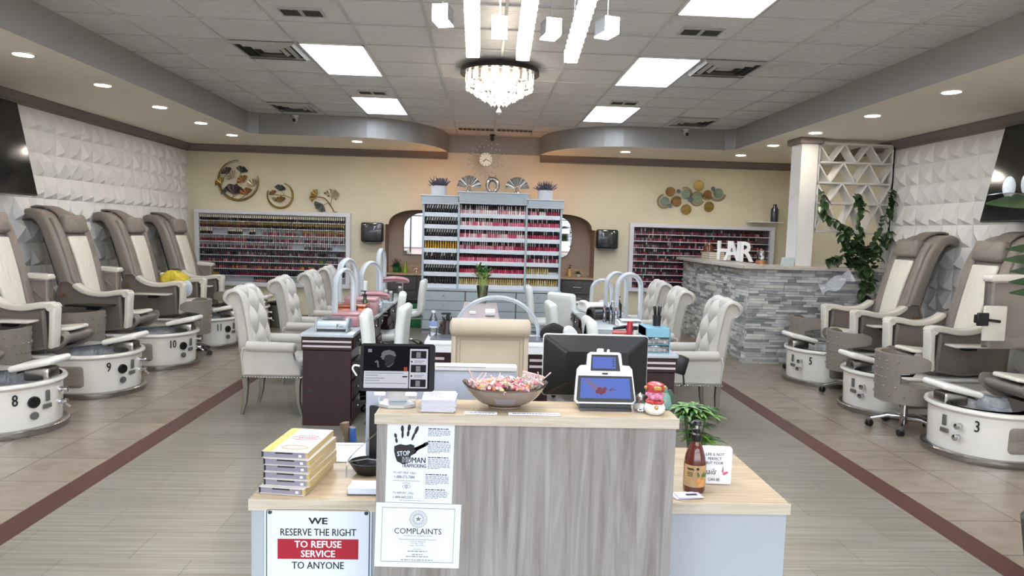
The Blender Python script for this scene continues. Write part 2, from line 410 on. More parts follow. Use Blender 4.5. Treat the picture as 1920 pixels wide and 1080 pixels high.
def grille(x,y,w,d,n,lab,grp):
    t=thing('air_return_grille',lab,'vent',(x,y,ZC),group=grp)
    f=MB(); f.mat(ventm); f.box(-w/2,w/2,-d/2,d/2,-.012,-.001,.003); f.build('plate',t)
    g=MB(); g.mat(ventd); s=w/(n)
    for k in range(n): g.box(-w/2+s*(k+.1),-w/2+s*(k+.9),-d/2+.03,d/2-.03,-.014,-.0125)
    g.build('slot',t)
grille(-1.47,5.55,.34,.2,2,'two-slot ceiling grille in front of the panel light, gold-capped rack side','two-slot ceiling grilles')
grille(1.72,5.62,.34,.2,2,'two-slot ceiling grille between panel lights, bar side','two-slot ceiling grilles')
grille(1.72,8.68,.34,.2,2,'small two-slot ceiling grille just before the first panel light, bar side','two-slot ceiling grilles')
grille(-1.42,8.62,.34,.2,2,'small two-slot ceiling grille just before the first panel light, gold-capped rack side','two-slot ceiling grilles')
grille(-.17,11.3,.58,.26,8,'wide slotted return grille by the back wall, gold-capped rack side of the clock','wide slotted return grilles')
grille(.46,11.3,.58,.26,8,'wide slotted return grille by the back wall, bar side of the clock','wide slotted return grilles')
blk=mat('black_plastic','131314',.35); wpl=mat('white_plastic','E6E6E4',.35)
def seccam(loc,ay,lab,dark=False):
    t=thing('security_camera',lab,'security camera',loc)
    c=MB(); c.mat(blk if dark else wpl); c.lathe([(.001,0),(.045,0),(.045,-.02),(.02,-.03)],16); c.build('mount',t)
    c=MB(); c.mat(blk if dark else wpl); c.cyl((0,.02,-.05),(0,-.08,-.085),.034,.036,16); c.build('housing',t)
    c=MB(); c.mat(blk); c.cyl((0,-.08,-.085),(0,-.086,-.087),.03,.03,16); c.build('lens',t)
seccam((-2.86,10.47,ZC-.02),0,'white dome-nosed security camera under the ceiling edge above the gold-capped polish rack')
seccam((3.05,10.47,ZC-.02),0,'white security camera under the ceiling edge on the stone bar side')
seccam((.1,11.85,ZC-.01),0,'black security camera hanging from the ceiling above the sunburst clock',True)
# crystal flush lamp
crys=mat('crystal_glow','FFF3DC',.1,emit=CHAND_E); crysg=mat('crystal_clear','F4F1EA',.05,spec=.9,trans=.3)
chrome=mat('chrome','D8D8DA',.12,1); drk=mat('dark_bronze','2A2628',.4,.4)
t=thing('crystal_flush_lamp','round tiered crystal lamp under a dark ceiling plate, above the middle aisle','crystal lamp',(.12,7.1,ZC))
c=MB(); c.mat(drk); c.lathe([(.001,0),(.05,-.0),(.40,-.03),(.405,-.075),(.37,-.08),(.001,-.08)],40); c.build('ceiling_plate',t)
for i,(r,z0,h,n) in enumerate(((.34,-.085,.085,40),(.33,-.19,.05,36),(.245,-.225,.07,30),(.17,-.27,.07,22),(.09,-.315,.07,12))):
    c=MB()
    for k in range(n):
        a=2*pi*k/n; M=T(r*cos(a),r*sin(a),z0)@RZ(a)
        c.mat(crys if k%2 else crysg)
        if i==0: c.box(-.008,.008,-.018,.018,-h,0,.004,1,M=M)
        else: c.lathe([(.001,-h),(.018,-h*.7),(.012,-h*.15),(.001,0)],6,M,smooth=False)
    c.build('crystal_tier',t)
c=MB(); c.mat(crysg); c.lathe([(.001,-.48),(.03,-.455),(.022,-.43),(.004,-.40),(.003,-.37),(.001,-.37)],10); c.build('crystal_drop',t)
c=MB(); c.mat(crys); c.mat(emis('lamp_core','FFF0D8',34)); c.lathe([(.001,-.30),(.04,-.28),(.15,-.16),(.2,-.085)],24); c.build('glowing_core',t)
# hanging lit bars and cubes
bar_e=emis('bar_glow','FFFFFF',PEND_E)
for i,(x,y,z) in enumerate(((-.071,3.2,2.482),(.157,3.2,2.477),(.379,3.2,2.476))):
    t=thing('hanging_light_bar',f'long glowing square crystal bar hanging overhead, {("one beside the lit cube with a dark flank above chair 8 side","middle one of three","one beside the stone bar side")[i]}','hanging lamp',(x,y,z),group='long lit crystal bars')
    t['label']=('long lit crystal bar, the one of three on the gold-capped rack side','long lit crystal bar, middle one of three','long lit crystal bar, the one of three on the stone bar side')[i]
    M=RX(R(-10.5))
    c=MB(); c.mat(bar_e); c.box(-.028,.028,-1.3,0,-.028,.028,.004,1,M=M); c.build('glowing_bar',t)
    c=MB(); c.mat(crysg)
    for k in range(26): c.box(-.031,.031,-.05*k-.012,-.05*k-.004,-.031,.031,.002,1,M=M)
    c.build('crystal_edge',t)
    c=MB(); c.mat(chrome)
    for yy in (-.08,-1.1): c.cyl((0,yy,.028-yy*math.tan(R(10.5))),(0,yy,ZC-z),.002,.002,6)
    c.build('wire',t)

for i,(px,pz,dark) in enumerate(((-.24,2.715,1),(.05,2.67,0),(.315,2.672,-1),(.60,2.69,-1))):
    t=thing('hanging_light_cube',('lit hanging cube outermost on the gold-capped rack side','lit hanging cube showing only its square glowing face, above the crystal flush lamp','lit hanging cube between two hanging light bars','lit hanging cube outermost on the stone bar side')[i],'hanging lamp',(px,3.4,pz),(-.22,-.03,.2,.32)[i],'small lit crystal cubes')
    s=.038
    c=MB(); c.mat(bar_e); c.box(-s,s,-.004,0,-s,s); c.build('glowing_face',t)
    c=MB(); c.mat(mat('cube_metal','6A6866',.3,.7)); x0=dark*s if dark else 0
    c.box(-s,s,.0,.11,s-.003,s); c.box(-s+.001,-s+.005,0.001,.11,-s,s-.004); c.box(s-.005,s-.001,.001,.11,-s,s-.004); c.build('metal_sleeve',t)
    c=MB(); c.mat(bar_e); c.box(-s,s,.0005,.11,-s-.003,-s+.004); c.build('glowing_underside',t)
    c=MB(); c.mat(chrome); c.cyl((0,.05,s),(0,.05,ZC-pz),.0025,.0025,6); c.build('wire',t)
# ================================================================ FURNITURE
def softslab(b, prof, w, r=.03, n=4, M=None):
    """side profile (x,z) given width 2w along y with rounded edges"""
    cx=sum(p[0] for p in prof)/len(prof); cz=sum(p[1] for p in prof)/len(prof)
    sx=max(p[0] for p in prof)-min(p[0] for p in prof); sz=max(p[1] for p in prof)-min(p[1] for p in prof)
    st=[]
    for k in range(n+1):
        a=pi/2*k/n; st.append((-w+r*(1-sin(a)), 1-cos(a)))
    st=st+[(-y,d) for y,d in st[::-1]]
    rings=[]
    for y,d in st:
        fx=1-2*r*d/sx; fz=1-2*r*d/sz
        rings.append([(cx+(x-cx)*fx, y, cz+(z-cz)*fz) for x,z in prof])
    return b.loft(rings,M=M)
def slabpath(b, path, w, t, rr=.4, M=None, rn=4, ends=True):
    """rounded slab following a path of (x,z); w and t may vary"""
    n=len(path); W_=w if isinstance(w,(list,tuple)) else [w]*n; T_=t if isinstance(t,(list,tuple)) else [t]*n
    rings=[]
    for i,(x,z) in enumerate(path):
        a=path[max(i-1,0)]; c=path[min(i+1,n-1)]; d=Vector((c[0]-a[0],c[1]-a[1])).normalized(); nx,nz=-d.y,d.x
        def ring(s,off): 
            return [(x+d.x*off+nx*q*s, p*(1-(1-s)*.15), z+d.y*off+nz*q*s) for p,q in rrect(W_[i],T_[i],min(T_[i],W_[i])*rr,rn)]
        if i==0 and ends: rings+= [ring(.35,-T_[0]*.32),ring(.8,-T_[0]*.18)]
        rings.append(ring(1,0))
        if i==n-1 and ends: rings+= [ring(.8,T_[-1]*.18),ring(.35,T_[-1]*.32)]
    return b.loft(rings,M=M)
def cr2(p,n=5): return [(q.x,q.z) for q in bez([(a,0,c) for a,c in p],n)]
def quilt(name,col,rough,sc=14,strength=.5):
    m,nt,bs=nodes(name,rough); N,L=nt.nodes,nt.links; bs.inputs['Base Color'].default_value=hexc(col)
    tc=N.new('ShaderNodeTexCoord'); outs=[]
    for sg in (1,-1):
        mp=N.new('ShaderNodeMapping'); mp.inputs['Rotation'].default_value=(sg*pi/4,0,0); L.new(tc.outputs['Object'],mp.inputs[0])
        w=N.new('ShaderNodeTexWave'); w.bands_direction='Y'; w.wave_profile='SIN'; w.inputs['Scale'].default_value=sc/6.28*1.0; L.new(mp.outputs[0],w.inputs[0])
        pw=N.new('ShaderNodeMath'); pw.operation='POWER'; pw.inputs[1].default_value=.25; L.new(w.outputs['Fac'],pw.inputs[0]); outs.append(pw)
    mu=N.new('ShaderNodeMath'); mu.operation='MULTIPLY'; L.new(outs[0].outputs[0],mu.inputs[0]); L.new(outs[1].outputs[0],mu.inputs[1])
    bp=N.new('ShaderNodeBump'); bp.inputs['Strength'].default_value=strength; bp.inputs['Distance'].default_value=.012; L.new(mu.outputs[0],bp.inputs['Height']); L.new(bp.outputs[0],bs.inputs['Normal'])
    return m
taupe=mat('taupe_leather','857C74',.42,var=.05,vs=5,bump=.12,bs=30)
taupeq=quilt('taupe_quilted','857C74',.42)
taupd=mat('taupe_side','776E67',.5,var=.04,vs=5)
cream=mat('cream_vinyl','E9E5D6',.3,var=.04,vs=9,bump=.6,bs=9,stretch=(1,5,1))
ivory=mat('ivory_gloss','DCD8CC',.25,var=.03,vs=3,coat=.3)
tubw=mat('tub_gloss','E2DED6',.16,coat=.5)
steel=mat('brushed_steel','A8A4A0',.25,1)
linr=mat('basin_liner','85878A',.2,var=.25,vs=14,bump=.5,bs=16,spec=.8)
dkgap=mat('dark_gap','2B2826',.7)
grayp=mat('gray_plastic','5E5C5A',.4)
footw=mat('foot_rest_white','ECEAE4',.3)
def spa(label,num,loc,rz,ns,raised=None,tray=True,black_tray=False,knobs=False):
    t=thing('pedicure_spa_chair',label,'pedicure chair',loc,rz,'pedicure spa chairs')
    def stad(r,z,back=-.98,n=40,rb=.08):
        o=[]
        for k in range(n+1):
            a=-pi/2+pi*k/n; o.append((r*cos(a),r*sin(a),z))
        for cy,a0 in ((r-rb,pi/2),(-(r-rb),pi)):
            for k in range(6): a=a0+pi/2*k/5; o.append((back+rb+rb*cos(a),cy+rb*sin(a),z))
        return o
    b=MB(); b.mat(steel); b.loft([stad(.435,0),stad(.44,.012),stad(.44,.045),stad(.43,.052),stad(.38,.055)]); b.build('base_plinth',t,'brushed steel plinth')
    b=MB(); b.mat(tubw); circle_=[(.365*cos(-pi/2+2*pi*k/52),.365*sin(-pi/2+2*pi*k/52),.405) for k in range(53)]
    o=stad(.40,.05); 
    b.loft([stad(.39,.05),stad(.40,.36),stad(.42,.375),stad(.432,.385),stad(.432,.40),stad(.425,.41),stad(.395,.412),circle_],cap=False); tub=b.build('tub',t)
    b=MB(); b.mat(linr); b.lathe([(.367,.404),(.355,.38),(.335,.30),(.28,.24),(.15,.22),(.001,.215)],40,cap=False); b.build('basin',tub)
    x0,x1,z0,z1=-.50,.10,.11,.31
    pp=rrect(x1-x0,z1-z0,.03,3)
    for s in (-1,1):
        b=MB(); b.mat(taupeq)
        def on(u,z,off):
            r=.392+.01*(z-.05)/.3+off
            if u>0: return (u, s*math.sqrt(max(r*r-u*u,0)), z)
            return (u,s*r,z)
        rg=[]
        for sc,off in ((1,-.005),(1,.006),(.93,.014),(.8,.016)):
            rg.append([on((x0+x1)/2+p*sc,(z0+z1)/2+q*sc,off) for p,q in pp])
        b.loft(rg); b.build('padded_panel',t)
    def onr(phi,z): # point on the front curve, phi from side toward front
        return T(.404*sin(phi),ns*.404*cos(phi),z)@RZ(phi*(-ns) if False else (phi if ns<0 else pi-phi))
    b=MB(); b.mat(blk); b.text(num,.125,onr(R(44),.285)@T(0,-.004,0),.018,.66); b.build('number',t)
    b=MB(); b.mat(grayp)
    for z,w,h,p in ((.285,.035,.085,78),(.205,.075,.035,77)): b.box(-w/2,w/2,-.008,.006,z-h/2-.0,z+h/2,.004,1,M=onr(R(p),0))
    if not knobs:
        b.lathe([(.001,.010),(.03,.008),(.03,-.004)],16,onr(R(62),.15)@RX(pi/2)); b.mat(blk); b.lathe([(.001,.012),(.04,.012),(.045,.006),(.045,-.006)],24,onr(R(62),.255)@RX(pi/2))
    b.build('drain_cover',t)
    for z,p in (((.27,60),(.18,61)) if knobs else ((.30,100),(.20,99))):
        b=MB(); b.mat(chrome); b.lathe([(.022,-.01),(.022,.012),(.014,.014),(.014,.03),(.024,.034),(.024,.055),(.001,.06)],14,onr(R(p),z)@RX(pi/2))
        if p==99: b.tube([Vector((.404*sin(R(99)),ns*.404*cos(R(99)),.19))+Vector((.04,0,0)),Vector((.50,ns*-.03,.165))],.008)
        b.build('valve_knob',t)
    # foot rest
    f=MB(); f.mat(footw); M=T(.29,0,.525)@RY(R(-13)); f.box(-.165,.165,-.15,.15,-.026,.026,.024,3,M=M); fo=f.build('foot_rest',t,'white foot rest')
    f=MB(); f.mat(steel); f.box(.2,.40,-.075,.075,.39,.50,.02,2); f.cyl((.16,-.1,.46),(.16,.1,.46),.014); f.build('bracket',fo)
    # seat
    f=MB(); f.mat(taupd); softslab(f,[(-.9,.26),(-.42,.26),(-.30,.30),(-.3,.44),(-.9,.44)],.27,.02); f.build('seat_pedestal',t)
    f=MB(); f.mat(taupe); softslab(f,cr2([(-.85,.43),(-.45,.40),(-.24,.42),(-.13,.50),(-.105,.57),(-.14,.615),(-.3,.60),(-.6,.575),(-.85,.58)],3),.27,.045); f.build('seat',t)
    f=MB(); f.mat(cream); p=cr2([(-.80,.60),(-.6,.594),(-.4,.60),(-.25,.615),(-.14,.622)],4); k=len(p)
    slabpath(f,p,[.30+.08*sin(pi*min(1,i/k*1.1)) if i<k*.75 else .38*math.sqrt(max(.05,1-((i-k*.75)/(k*.27))**2)) for i in range(k)],.03); f.build('seat_pad',t,'cream seat pad')
    # backrest
    pth=cr2([(-.80,.46),(-.84,.75),(-.905,1.05),(-.98,1.32),(-1.05,1.53),(-1.11,1.64),(-1.195,1.708),(-1.30,1.722),(-1.37,1.685)],4); k=len(pth)
    wv=[.64+.05*sin(pi*i/k*.9) if i<k*.6 else .69-.15*((i-k*.6)/(k*.4)) for i in range(k)]
    tv=[.20-.11*(i/k) for i in range(k)]
    f=MB(); f.mat(taupe); slabpath(f,pth,wv,tv,.35); bk=f.build('backrest',t)
    # side bolsters and cushion
    def off(d): 
        o=[]
        for i,(x,z) in enumerate(pth):
            a=pth[max(i-1,0)]; c=pth[min(i+1,k-1)]; q=Vector((c[0]-a[0],c[1]-a[1])).normalized(); o.append((x+q.y*d*(1)+0, z-q.x*d))
        return o
    fr=[ (x,z) for (x,z) in off(.0)]
    f=MB(); f.mat(taupeq)
    for s in (-1,1):
        pp=[(x,z) for (x,z),tt in zip([(a[0],a[1]) for a in off(.075)],tv)][2:20]
        slabpath(f,pp,.12,.06,M=T(0,s*.25,0))
    f.build('side_bolster',bk)
    f=MB(); f.mat(cream); slabpath(f,off(.098)[3:int(k*.47)],[.27+.06*i/8 for i in range(int(k*.47)-3)],.035); f.build('back_pad',t,'cream back pad')
    f=MB(); f.mat(taupeq); c=off(.12)[int(k*.53)]; f.box(-.055,.055,-.20,.20,-.105,.105,.04,3,M=T(c[0],0,c[1])@RY(R(-14))); f.build('head_pillow',t)
    f=MB(); f.mat(taupd); slabpath(f,off(.085)[int(k*.58):int(k*.93)],.24,.025); f.build('pillow_strap',bk)
    f=MB(); f.mat(blk); slabpath(f,[(x-.02,z) for x,z in off(-.07)[1:int(k*.5)]],.50,.10); f.build('rear_shell',t,'black rear shell')
    # arms
    for s in (-1,1):
        far=(s!=ns); M=T(0,s*.335,0)
        a=MB(); a.mat(taupd)
        shoulder=[(-.93,.46),(-.95,.85),(-.9,.99),(-.82,1.0),(-.73,.93),(-.62,.84),(-.62,.46)]
        if far and raised:
            u0,u1,z0,z1=raised
            softslab(a,shoulder,.05,.03,M=M); a.mat(taupeq); softslab(a,[(u0,z0),(u1,z0),(u1+.01,z1),(u0,z1)],.055,.02,M=M)
            pa=a.build('arm_rest',t)
            a=MB(); a.mat(ivory); slabpath(a,[(u0,z1+.02),((u0+u1)/2,z1+.027),(u1+.01,z1+.015)],.115,.06,.3,M=M); a.build('ivory_trim',pa)
            continue
        softslab(a,[(-.93,.46),(-.95,.85),(-.9,.99),(-.82,1.0),(-.73,.93),(-.62,.85),(-.45,.81),(-.24,.83),(-.22,.46),(-.5,.42)],.052,.025,M=M)
        pa=a.build('arm_rest',t)
        a=MB(); a.mat(ivory); slabpath(a,cr2([(-.74,.935),(-.66,.882),(-.55,.85),(-.42,.845),(-.29,.868),(-.2,.872)],4),.115,.062,.32,M=M)
        for q in (-1,1): 
            a.tube([( -.185+.038*cos(th)*(1-.11*th/2), q*.054, .852+.038*sin(th)*(1-.11*th/2)) for th in [i*.45 for i in range(0,26)]],.009,6,M=M)
        a.cyl((-.185,s*.335-.055,.852),(-.185,s*.335+.055,.852),.034,n=18)
        slabpath(a,[(-.168,.84),(-.172,.75),(-.178,.62),(-.19,.485)],.118,[.055,.05,.05,.048],.25,M=M); a.build('ivory_trim',pa)
        if not far and tray:
            a=MB(); a.mat(blk if black_tray else ivory); a.box(-.74,-.27,-.085,.085,-.011,.011,.01,2,M=T(0,s*.49,.735)); a.mat(blk); a.box(-.55,-.42,-.05,.02,-.05,-.012,.01,1,M=T(0,s*.46,.735)); a.build('side_tray',pa)
    f=MB(); f.mat(mat('brass_plug','B07A3C',.3,.8))
    for d in (-.02,.02): f.cyl((-.86+d,ns*.385,.83),(-.86+d,ns*.395,.83),.014)
    f.build('socket',t)
    return t
RL=(-.95,-.63,.60,1.06)
SPX,SPR=-3.78,4.08
for num,y,ra,lab in (('8',5.48,RL,'numbered 8, only tub and foot rest in view'),('9',6.77,RL,'numbered 9, arm on the far side folded up'),
        ('10',8.09,RL,'numbered 10'),('11',9.46,None,'numbered 11, with the yellow bundle on its seat'),('12',10.8,(-.95,-.58,.60,1.0),'tub hidden behind a tufted cream chair')):
    spa(f'taupe and ivory pedicure spa chair, {lab}',num,(SPX,y,0),0,-1,ra,black_tray=(num=='10'))
for num,y,ra,lab in (('5',7.89,None,'numbered 5, in front of the stone-clad bar'),('4',6.57,None,'number hidden behind the tufted stool'),('3',5.23,(-.62,-.2,.80,1.38),'numbered 3, arm swung up with a folded tray')):
    spa(f'taupe and ivory pedicure spa chair, {lab}',num,(SPR,y,0),pi,1,ra,knobs=True)
# folded tray on the raised arm of chair 3
t=thing('folding_tray','ivory tray folded upright on a black hinge beside the raised arm of spa chair 3','tray',(4.30,5.50,1.02))
b=MB(); b.mat(ivory); b.box(-.10,.10,-.012,.012,-.15,.15,.012,2); b.build('tray_panel',t)
b=MB(); b.mat(blk); b.box(-.17,-.07,-.035,-.013,-.02,.09,.006,1); b.cyl((-.07,-.025,.03),(.03,-.025,.02),.012); b.box(-.16,-.1,-.012,.03,0,.07,.004,1); b.build('hinge',t)
# yellow bundle
t=thing('yellow_bundle','crumpled yellow towel bundle lying on the seat of spa chair 11','towel',(-4.18,9.36,.645))
b=MB(); b.mat(mat('yellow_cloth','C9B53C',.8,var=.25,vs=20,bump=.6,bs=25)); b.grid(lambda u,v:( (.19+.02*sin(7*v*pi))*cos(2*pi*u)*sin(pi*v)*(1+.1*sin(6*pi*u)), .13*sin(2*pi*u)*sin(pi*v)*(1+.12*sin(10*pi*u)), .20-.2*cos(pi*v)*.9+.02*sin(8*pi*u)*sin(pi*v)),28,14); b.build('cloth',t)
b=MB(); b.mat(mat('pale_blue_cloth','C9D3DC',.7)); b.sph((.19,-.02,.14),.07,12,1,.8,1.6); b.build('blue_end',t)

# ---- tufted pedicure stools
stoolm=mat('stool_leather','827A72',.4,var=.04,vs=6)
def make_stool():
    t=thing('pedicure_stool','','stool')
    def shell(r):
        def fn(u,v):
            z=.27+.43*v
            if v>.76: th=R(98-18*max(0,(v-.88)/.12)**2)
            elif v>.62: q=(v-.62)/.14; th=R(46+52*(q**2*(3-2*q))**.7)
            elif v>.42: th=R(46)
            elif v>.30: q=(v-.30)/.12; th=R(128-82*(q**2*(3-2*q)))
            else: th=R(128)
            a=pi+(2*u-1)*th
            rr=r+.02*v+ (.012 if r>.25 else -.0)*(1-abs(sin(pi*(u*9+v*3))*sin(pi*(u*9-v*3)))**.6*0)
            return (rr*cos(a)-.0,rr*sin(a),z)
        return fn
    b=MB(); b.mat(stoolm); b.grid(shell(.25),40,44); b.grid(shell(.205),40,44)
    # close rim between the shells
    fo,fi=shell(.25),shell(.205)
    edge=[(i/40,0) for i in range(41)]+[(1,j/44) for j in range(1,45)]+[(i/40,1) for i in range(39,-1,-1)]+[(0,j/44) for j in range(43,-1,-1)]
    b.loft([[fo(u,v) for u,v in edge],[fi(u,v) for u,v in edge]],cap=False,closed=False)
    for j,v in enumerate((.15,.32,.5,.68,.85)):
        for i in range(5):
            u=.5+(i-2+.5*(j%2))*.105
            if .2<u<.8:
                p=fo(u,v); b.sph(p,.011,8)
    bk=b.build('backrest',t)
    b=MB(); b.mat(stoolm); b.lathe([(.001,.395),(.14,.395),(.185,.38),(.20,.35),(.198,.33),(.18,.305),(.13,.29),(.001,.285)],28); b.build('seat',t)
    b=MB(); b.mat(chrome); b.cyl((0,0,.12),(0,0,.30),.028); b.cyl((0,0,.05),(0,0,.13),.035)
    for k in range(5):
        a=2*pi*k/5+.3; b.tube([(.02*cos(a),.02*sin(a),.11),(.14*cos(a),.14*sin(a),.115),(.27*cos(a),.27*sin(a),.075)],[.02,.018,.013],8,flat=.7)
    bs=b.build('star_base',t)
    for k in range(5):
        a=2*pi*k/5+.3; c=MB(); c.mat(blk); M=T(.28*cos(a),.28*sin(a),.032)@RZ(a+.6)
        for s in (-.016,.016): c.lathe([(.001,-.009),(.026,-.009),(.032,-.004),(.032,.004),(.026,.009),(.001,.009)],14,M@T(0,s,0)@RX(pi/2))
        c.mat(grayp); c.box(-.012,.012,-.02,.02,.01,.045,.004,1,M=M); c.build('caster',bs)
    return t
st0=make_stool()
stools=[((3.82,5.86),0,'tufted taupe pedicure stool on chrome casters standing between tubs 3 and 4'),((4.07,7.23),.1,'tufted taupe pedicure stool standing between tubs 4 and 5'),((4.24,8.53),.05,'plain-looking taupe pedicure stool behind tub 5 by the stone bar'),
 ((-4.28,6.12),pi,'tufted taupe pedicure stool beside tub 8 at the edge of the picture'),((-4.33,7.42),pi-.1,'tufted taupe pedicure stool between tubs 9 and 10'),((-3.72,8.76),pi+.15,'tufted taupe pedicure stool standing between tubs 10 and 11, pulled toward the aisle'),((-3.75,10.15),pi-.3,'tufted taupe pedicure stool beyond tub 11')]
for i,(p,a,l) in enumerate(stools):
    if i==0: st0.location=(p[0],p[1],0); st0.rotation_euler=(0,0,a); st0['label']=l; st0['group']='tufted pedicure stools'
    else: dup(st0,(p[0],p[1],0),a,l)

# ---- tufted guest chairs
velvet=mat('cream_velvet','BCB7AE',.42,var=.05,vs=8,sheen=.2)
legm=mat('silver_leg','8C857C',.3,.7)
def make_guest():
    t=thing('tufted_chair','','chair')
    prof=cr2([(-.13,.44),(-.145,.6),(-.175,.8),(-.215,.98),(-.25,1.075),(-.305,1.112),(-.37,1.10),(-.415,1.06),(-.415,1.005),(-.375,.975),(-.335,.955),(-.30,.8),(-.27,.6),(-.25,.44)],3)
    b=MB(); b.mat(velvet); softslab(b,prof,.25,.04); bk=b.build('backrest',t)
    fr=bez([(-.13,0,.46),(-.145,0,.6),(-.175,0,.8),(-.215,0,.98),(-.25,0,1.075),(-.305,0,1.112),(-.36,0,1.104)],10)
    cum=[0]
    for a,c in zip(fr,fr[1:]): cum.append(cum[-1]+(c-a).length)
    def fn(u,v):
        s=v*cum[-1]; i=max(j for j in range(len(cum)) if cum[j]<=s+1e-9); i=min(i,len(fr)-2); q=(s-cum[i])/(cum[i+1]-cum[i]); p=fr[i].lerp(fr[i+1],q); d=(fr[i+1]-fr[i]).normalized()
        y=(u-.5)*.46; A=y/.115; B=(s-.04)/.17
        h=abs(sin(pi*(A+B)/2*1.0)*sin(pi*(A-B)/2)); h=h**.6
        fall=min(1,6*u,6*(1-u),8*v,8*(1-v))**.6
        dd=(-.022+.058*h)*fall-.004*(1-fall)
        return (p.x+d.z*dd, y, p.z-d.x*dd)
    b=MB(); b.mat(velvet); b.grid(fn,46,64); b.build('tufted_front',bk)
    b=MB(); b.mat(velvet); b.box(-.25,.265,-.255,.255,.335,.43,.02,2); b.build('apron',t)
    b=MB(); b.mat(velvet); b.box(-.18,.275,-.215,.215,.415,.505,.035,3); b.build('seat',t)
    for s in (-1,1):
        a=MB(); a.mat(velvet); M=T(0,s*.245,0)
        softslab(a,cr2([(-.24,.36),(-.24,.6),(-.05,.61),(.14,.605),(.19,.58),(.215,.5),(.26,.43),(.268,.36)],3),.035,.015,M=M)
        a.cyl((-.2,s*.25,.612),(.20,s*.25,.605),.046,.046,16); a.sph((.20,s*.25,.605),.046,14,.5,1,1); a.build('arm_rest',t)
    b=MB(); b.mat(chrome)
    for s in (-1,1):
        for k in range(22): b.sph((-.245+.505*k/21,s*.258,.344),.0085,6)
    for k in range(21): b.sph((.268,-.25+.5*k/20,.344),.0085,6); b.sph((-.253,-.25+.5*k/20,.344),.0085,6)
    b.build('nailhead_trim',t)
    for x,s in ((-.225,-1),(-.225,1),(.235,-1),(.235,1)):
        l=MB(); l.mat(legm); sg=-1 if x<0 else 1
        l.loft([[(x+sg*o+p,s*.225+q,z) for p,q in rrect(w,w*.9,.005,1)] for z,w,o in ((.335,.05,0),(.25,.046,-.006),(.12,.036,0),(.03,.028,.022),(0,.026,.028))])
        l.build('leg',t)
    return t
g0=make_guest()
gs=[(-1.83,6.19,0,'tufted cream chair at the table end with the silver dust collector'),(-1.86,7.45,.06,'second tufted cream chair from the desk along the manicure table with the pink boxes'),(-1.84,8.55,.02,'third tufted cream chair from the desk along the manicure table with the pink boxes'),(-1.86,9.62,0,'last tufted cream chair, against the gold-capped polish rack'),
 (1.92,6.19,pi,'tufted cream chair with rolled back in front of the stone bar, beside the desk'),(1.84,7.3,pi-.05,'second tufted cream chair from the desk on the stone bar side'),(1.9,8.38,pi,'last tufted cream chair on the stone bar side')]
for i,(x,y,a,l) in enumerate(gs):
    if i==0: g0.location=(x,y,0); g0.rotation_euler=(0,0,a); g0['label']=l; g0['group']='tufted cream customer chairs'
    else: dup(g0,(x,y,0),a,l)
# ---- beige roll-top chair behind the desk
suede=mat('beige_suede','BFB09A',.7,var=.07,vs=4,sheen=.3)
t=thing('roll_top_chair','beige suede chair with a thick rolled top, its back turned to the reception desk','chair',(.06,4.78,0),pi/2)
b=MB(); b.mat(suede); softslab(b,[(-.13,.44),(-.15,.7),(-.18,1.0),(-.25,1.0),(-.27,.7),(-.25,.44)],.26,.03); bk=b.build('backrest',t)
b=MB(); b.mat(suede); b.cyl((-.235,-.255,1.02),(-.235,.255,1.02),.062,n=24); b.sph((-.235,-.25,1.02),.062,16,1,.4,1); b.sph((-.235,.25,1.02),.062,16,1,.4,1); b.build('rolled_top',bk)
b=MB(); b.mat(mat('suede_seam','9C8D78',.8)); b.tube([(-.275,-.2,.95),(-.277,-.2,.7),(-.262,-.2,.46)],.003,6); b.tube([(-.275,.2,.95),(-.277,.2,.7),(-.262,.2,.46)],.003,6); b.tube([(-.272,-.2,.945),(-.272,.2,.945)],.003,6); b.build('seam',bk)
b=MB(); b.mat(suede); b.box(-.25,.26,-.26,.26,.34,.5,.03,3); b.build('seat',t)
for x in (-.22,.23):
    for y in (-.22,.22):
        l=MB(); l.mat(legm); l.cyl((x,y,.34),(x*1.08,y,0),.022,.014,8); l.build('leg',t)
# ---- white technician chairs
wleath=mat('white_leather','E3E5DF',.35,var=.03,vs=4,bump=.08,bs=20)
def make_tech():
    t=thing('technician_chair','','chair')
    pth=cr2([(.2,.50),(.05,.485),(-.1,.48),(-.19,.51),(-.215,.6),(-.225,.76),(-.248,.94)],4)
    b=MB(); b.mat(wleath); slabpath(b,pth,.41,[.085]*len(pth),.42); b.build('seat_shell',t)
    b=MB(); b.mat(chrome); b.cyl((0,0,.1),(0,0,.45),.025)
    for k in range(5):
        a=2*pi*k/5; b.tube([(.02*cos(a),.02*sin(a),.1),(.14*cos(a),.14*sin(a),.10),(.25*cos(a),.25*sin(a),.06)],[.018,.016,.012],8)
    bs=b.build('star_base',t)
    b=MB(); b.mat(blk)
    for k in range(5):
        a=2*pi*k/5; b.sph((.255*cos(a),.255*sin(a),.028),.028,10,1,.8,1)
    b.build('caster',bs)
    b=MB(); b.mat(chrome); b.tube([(.1,-.2,.44),(-.1,-.23,.43),(-.24,-.1,.42),(-.24,.1,.42),(-.1,.23,.43),(.1,.2,.44)],.009,8); b.build('under_frame',t)
    return t
c0=make_tech()
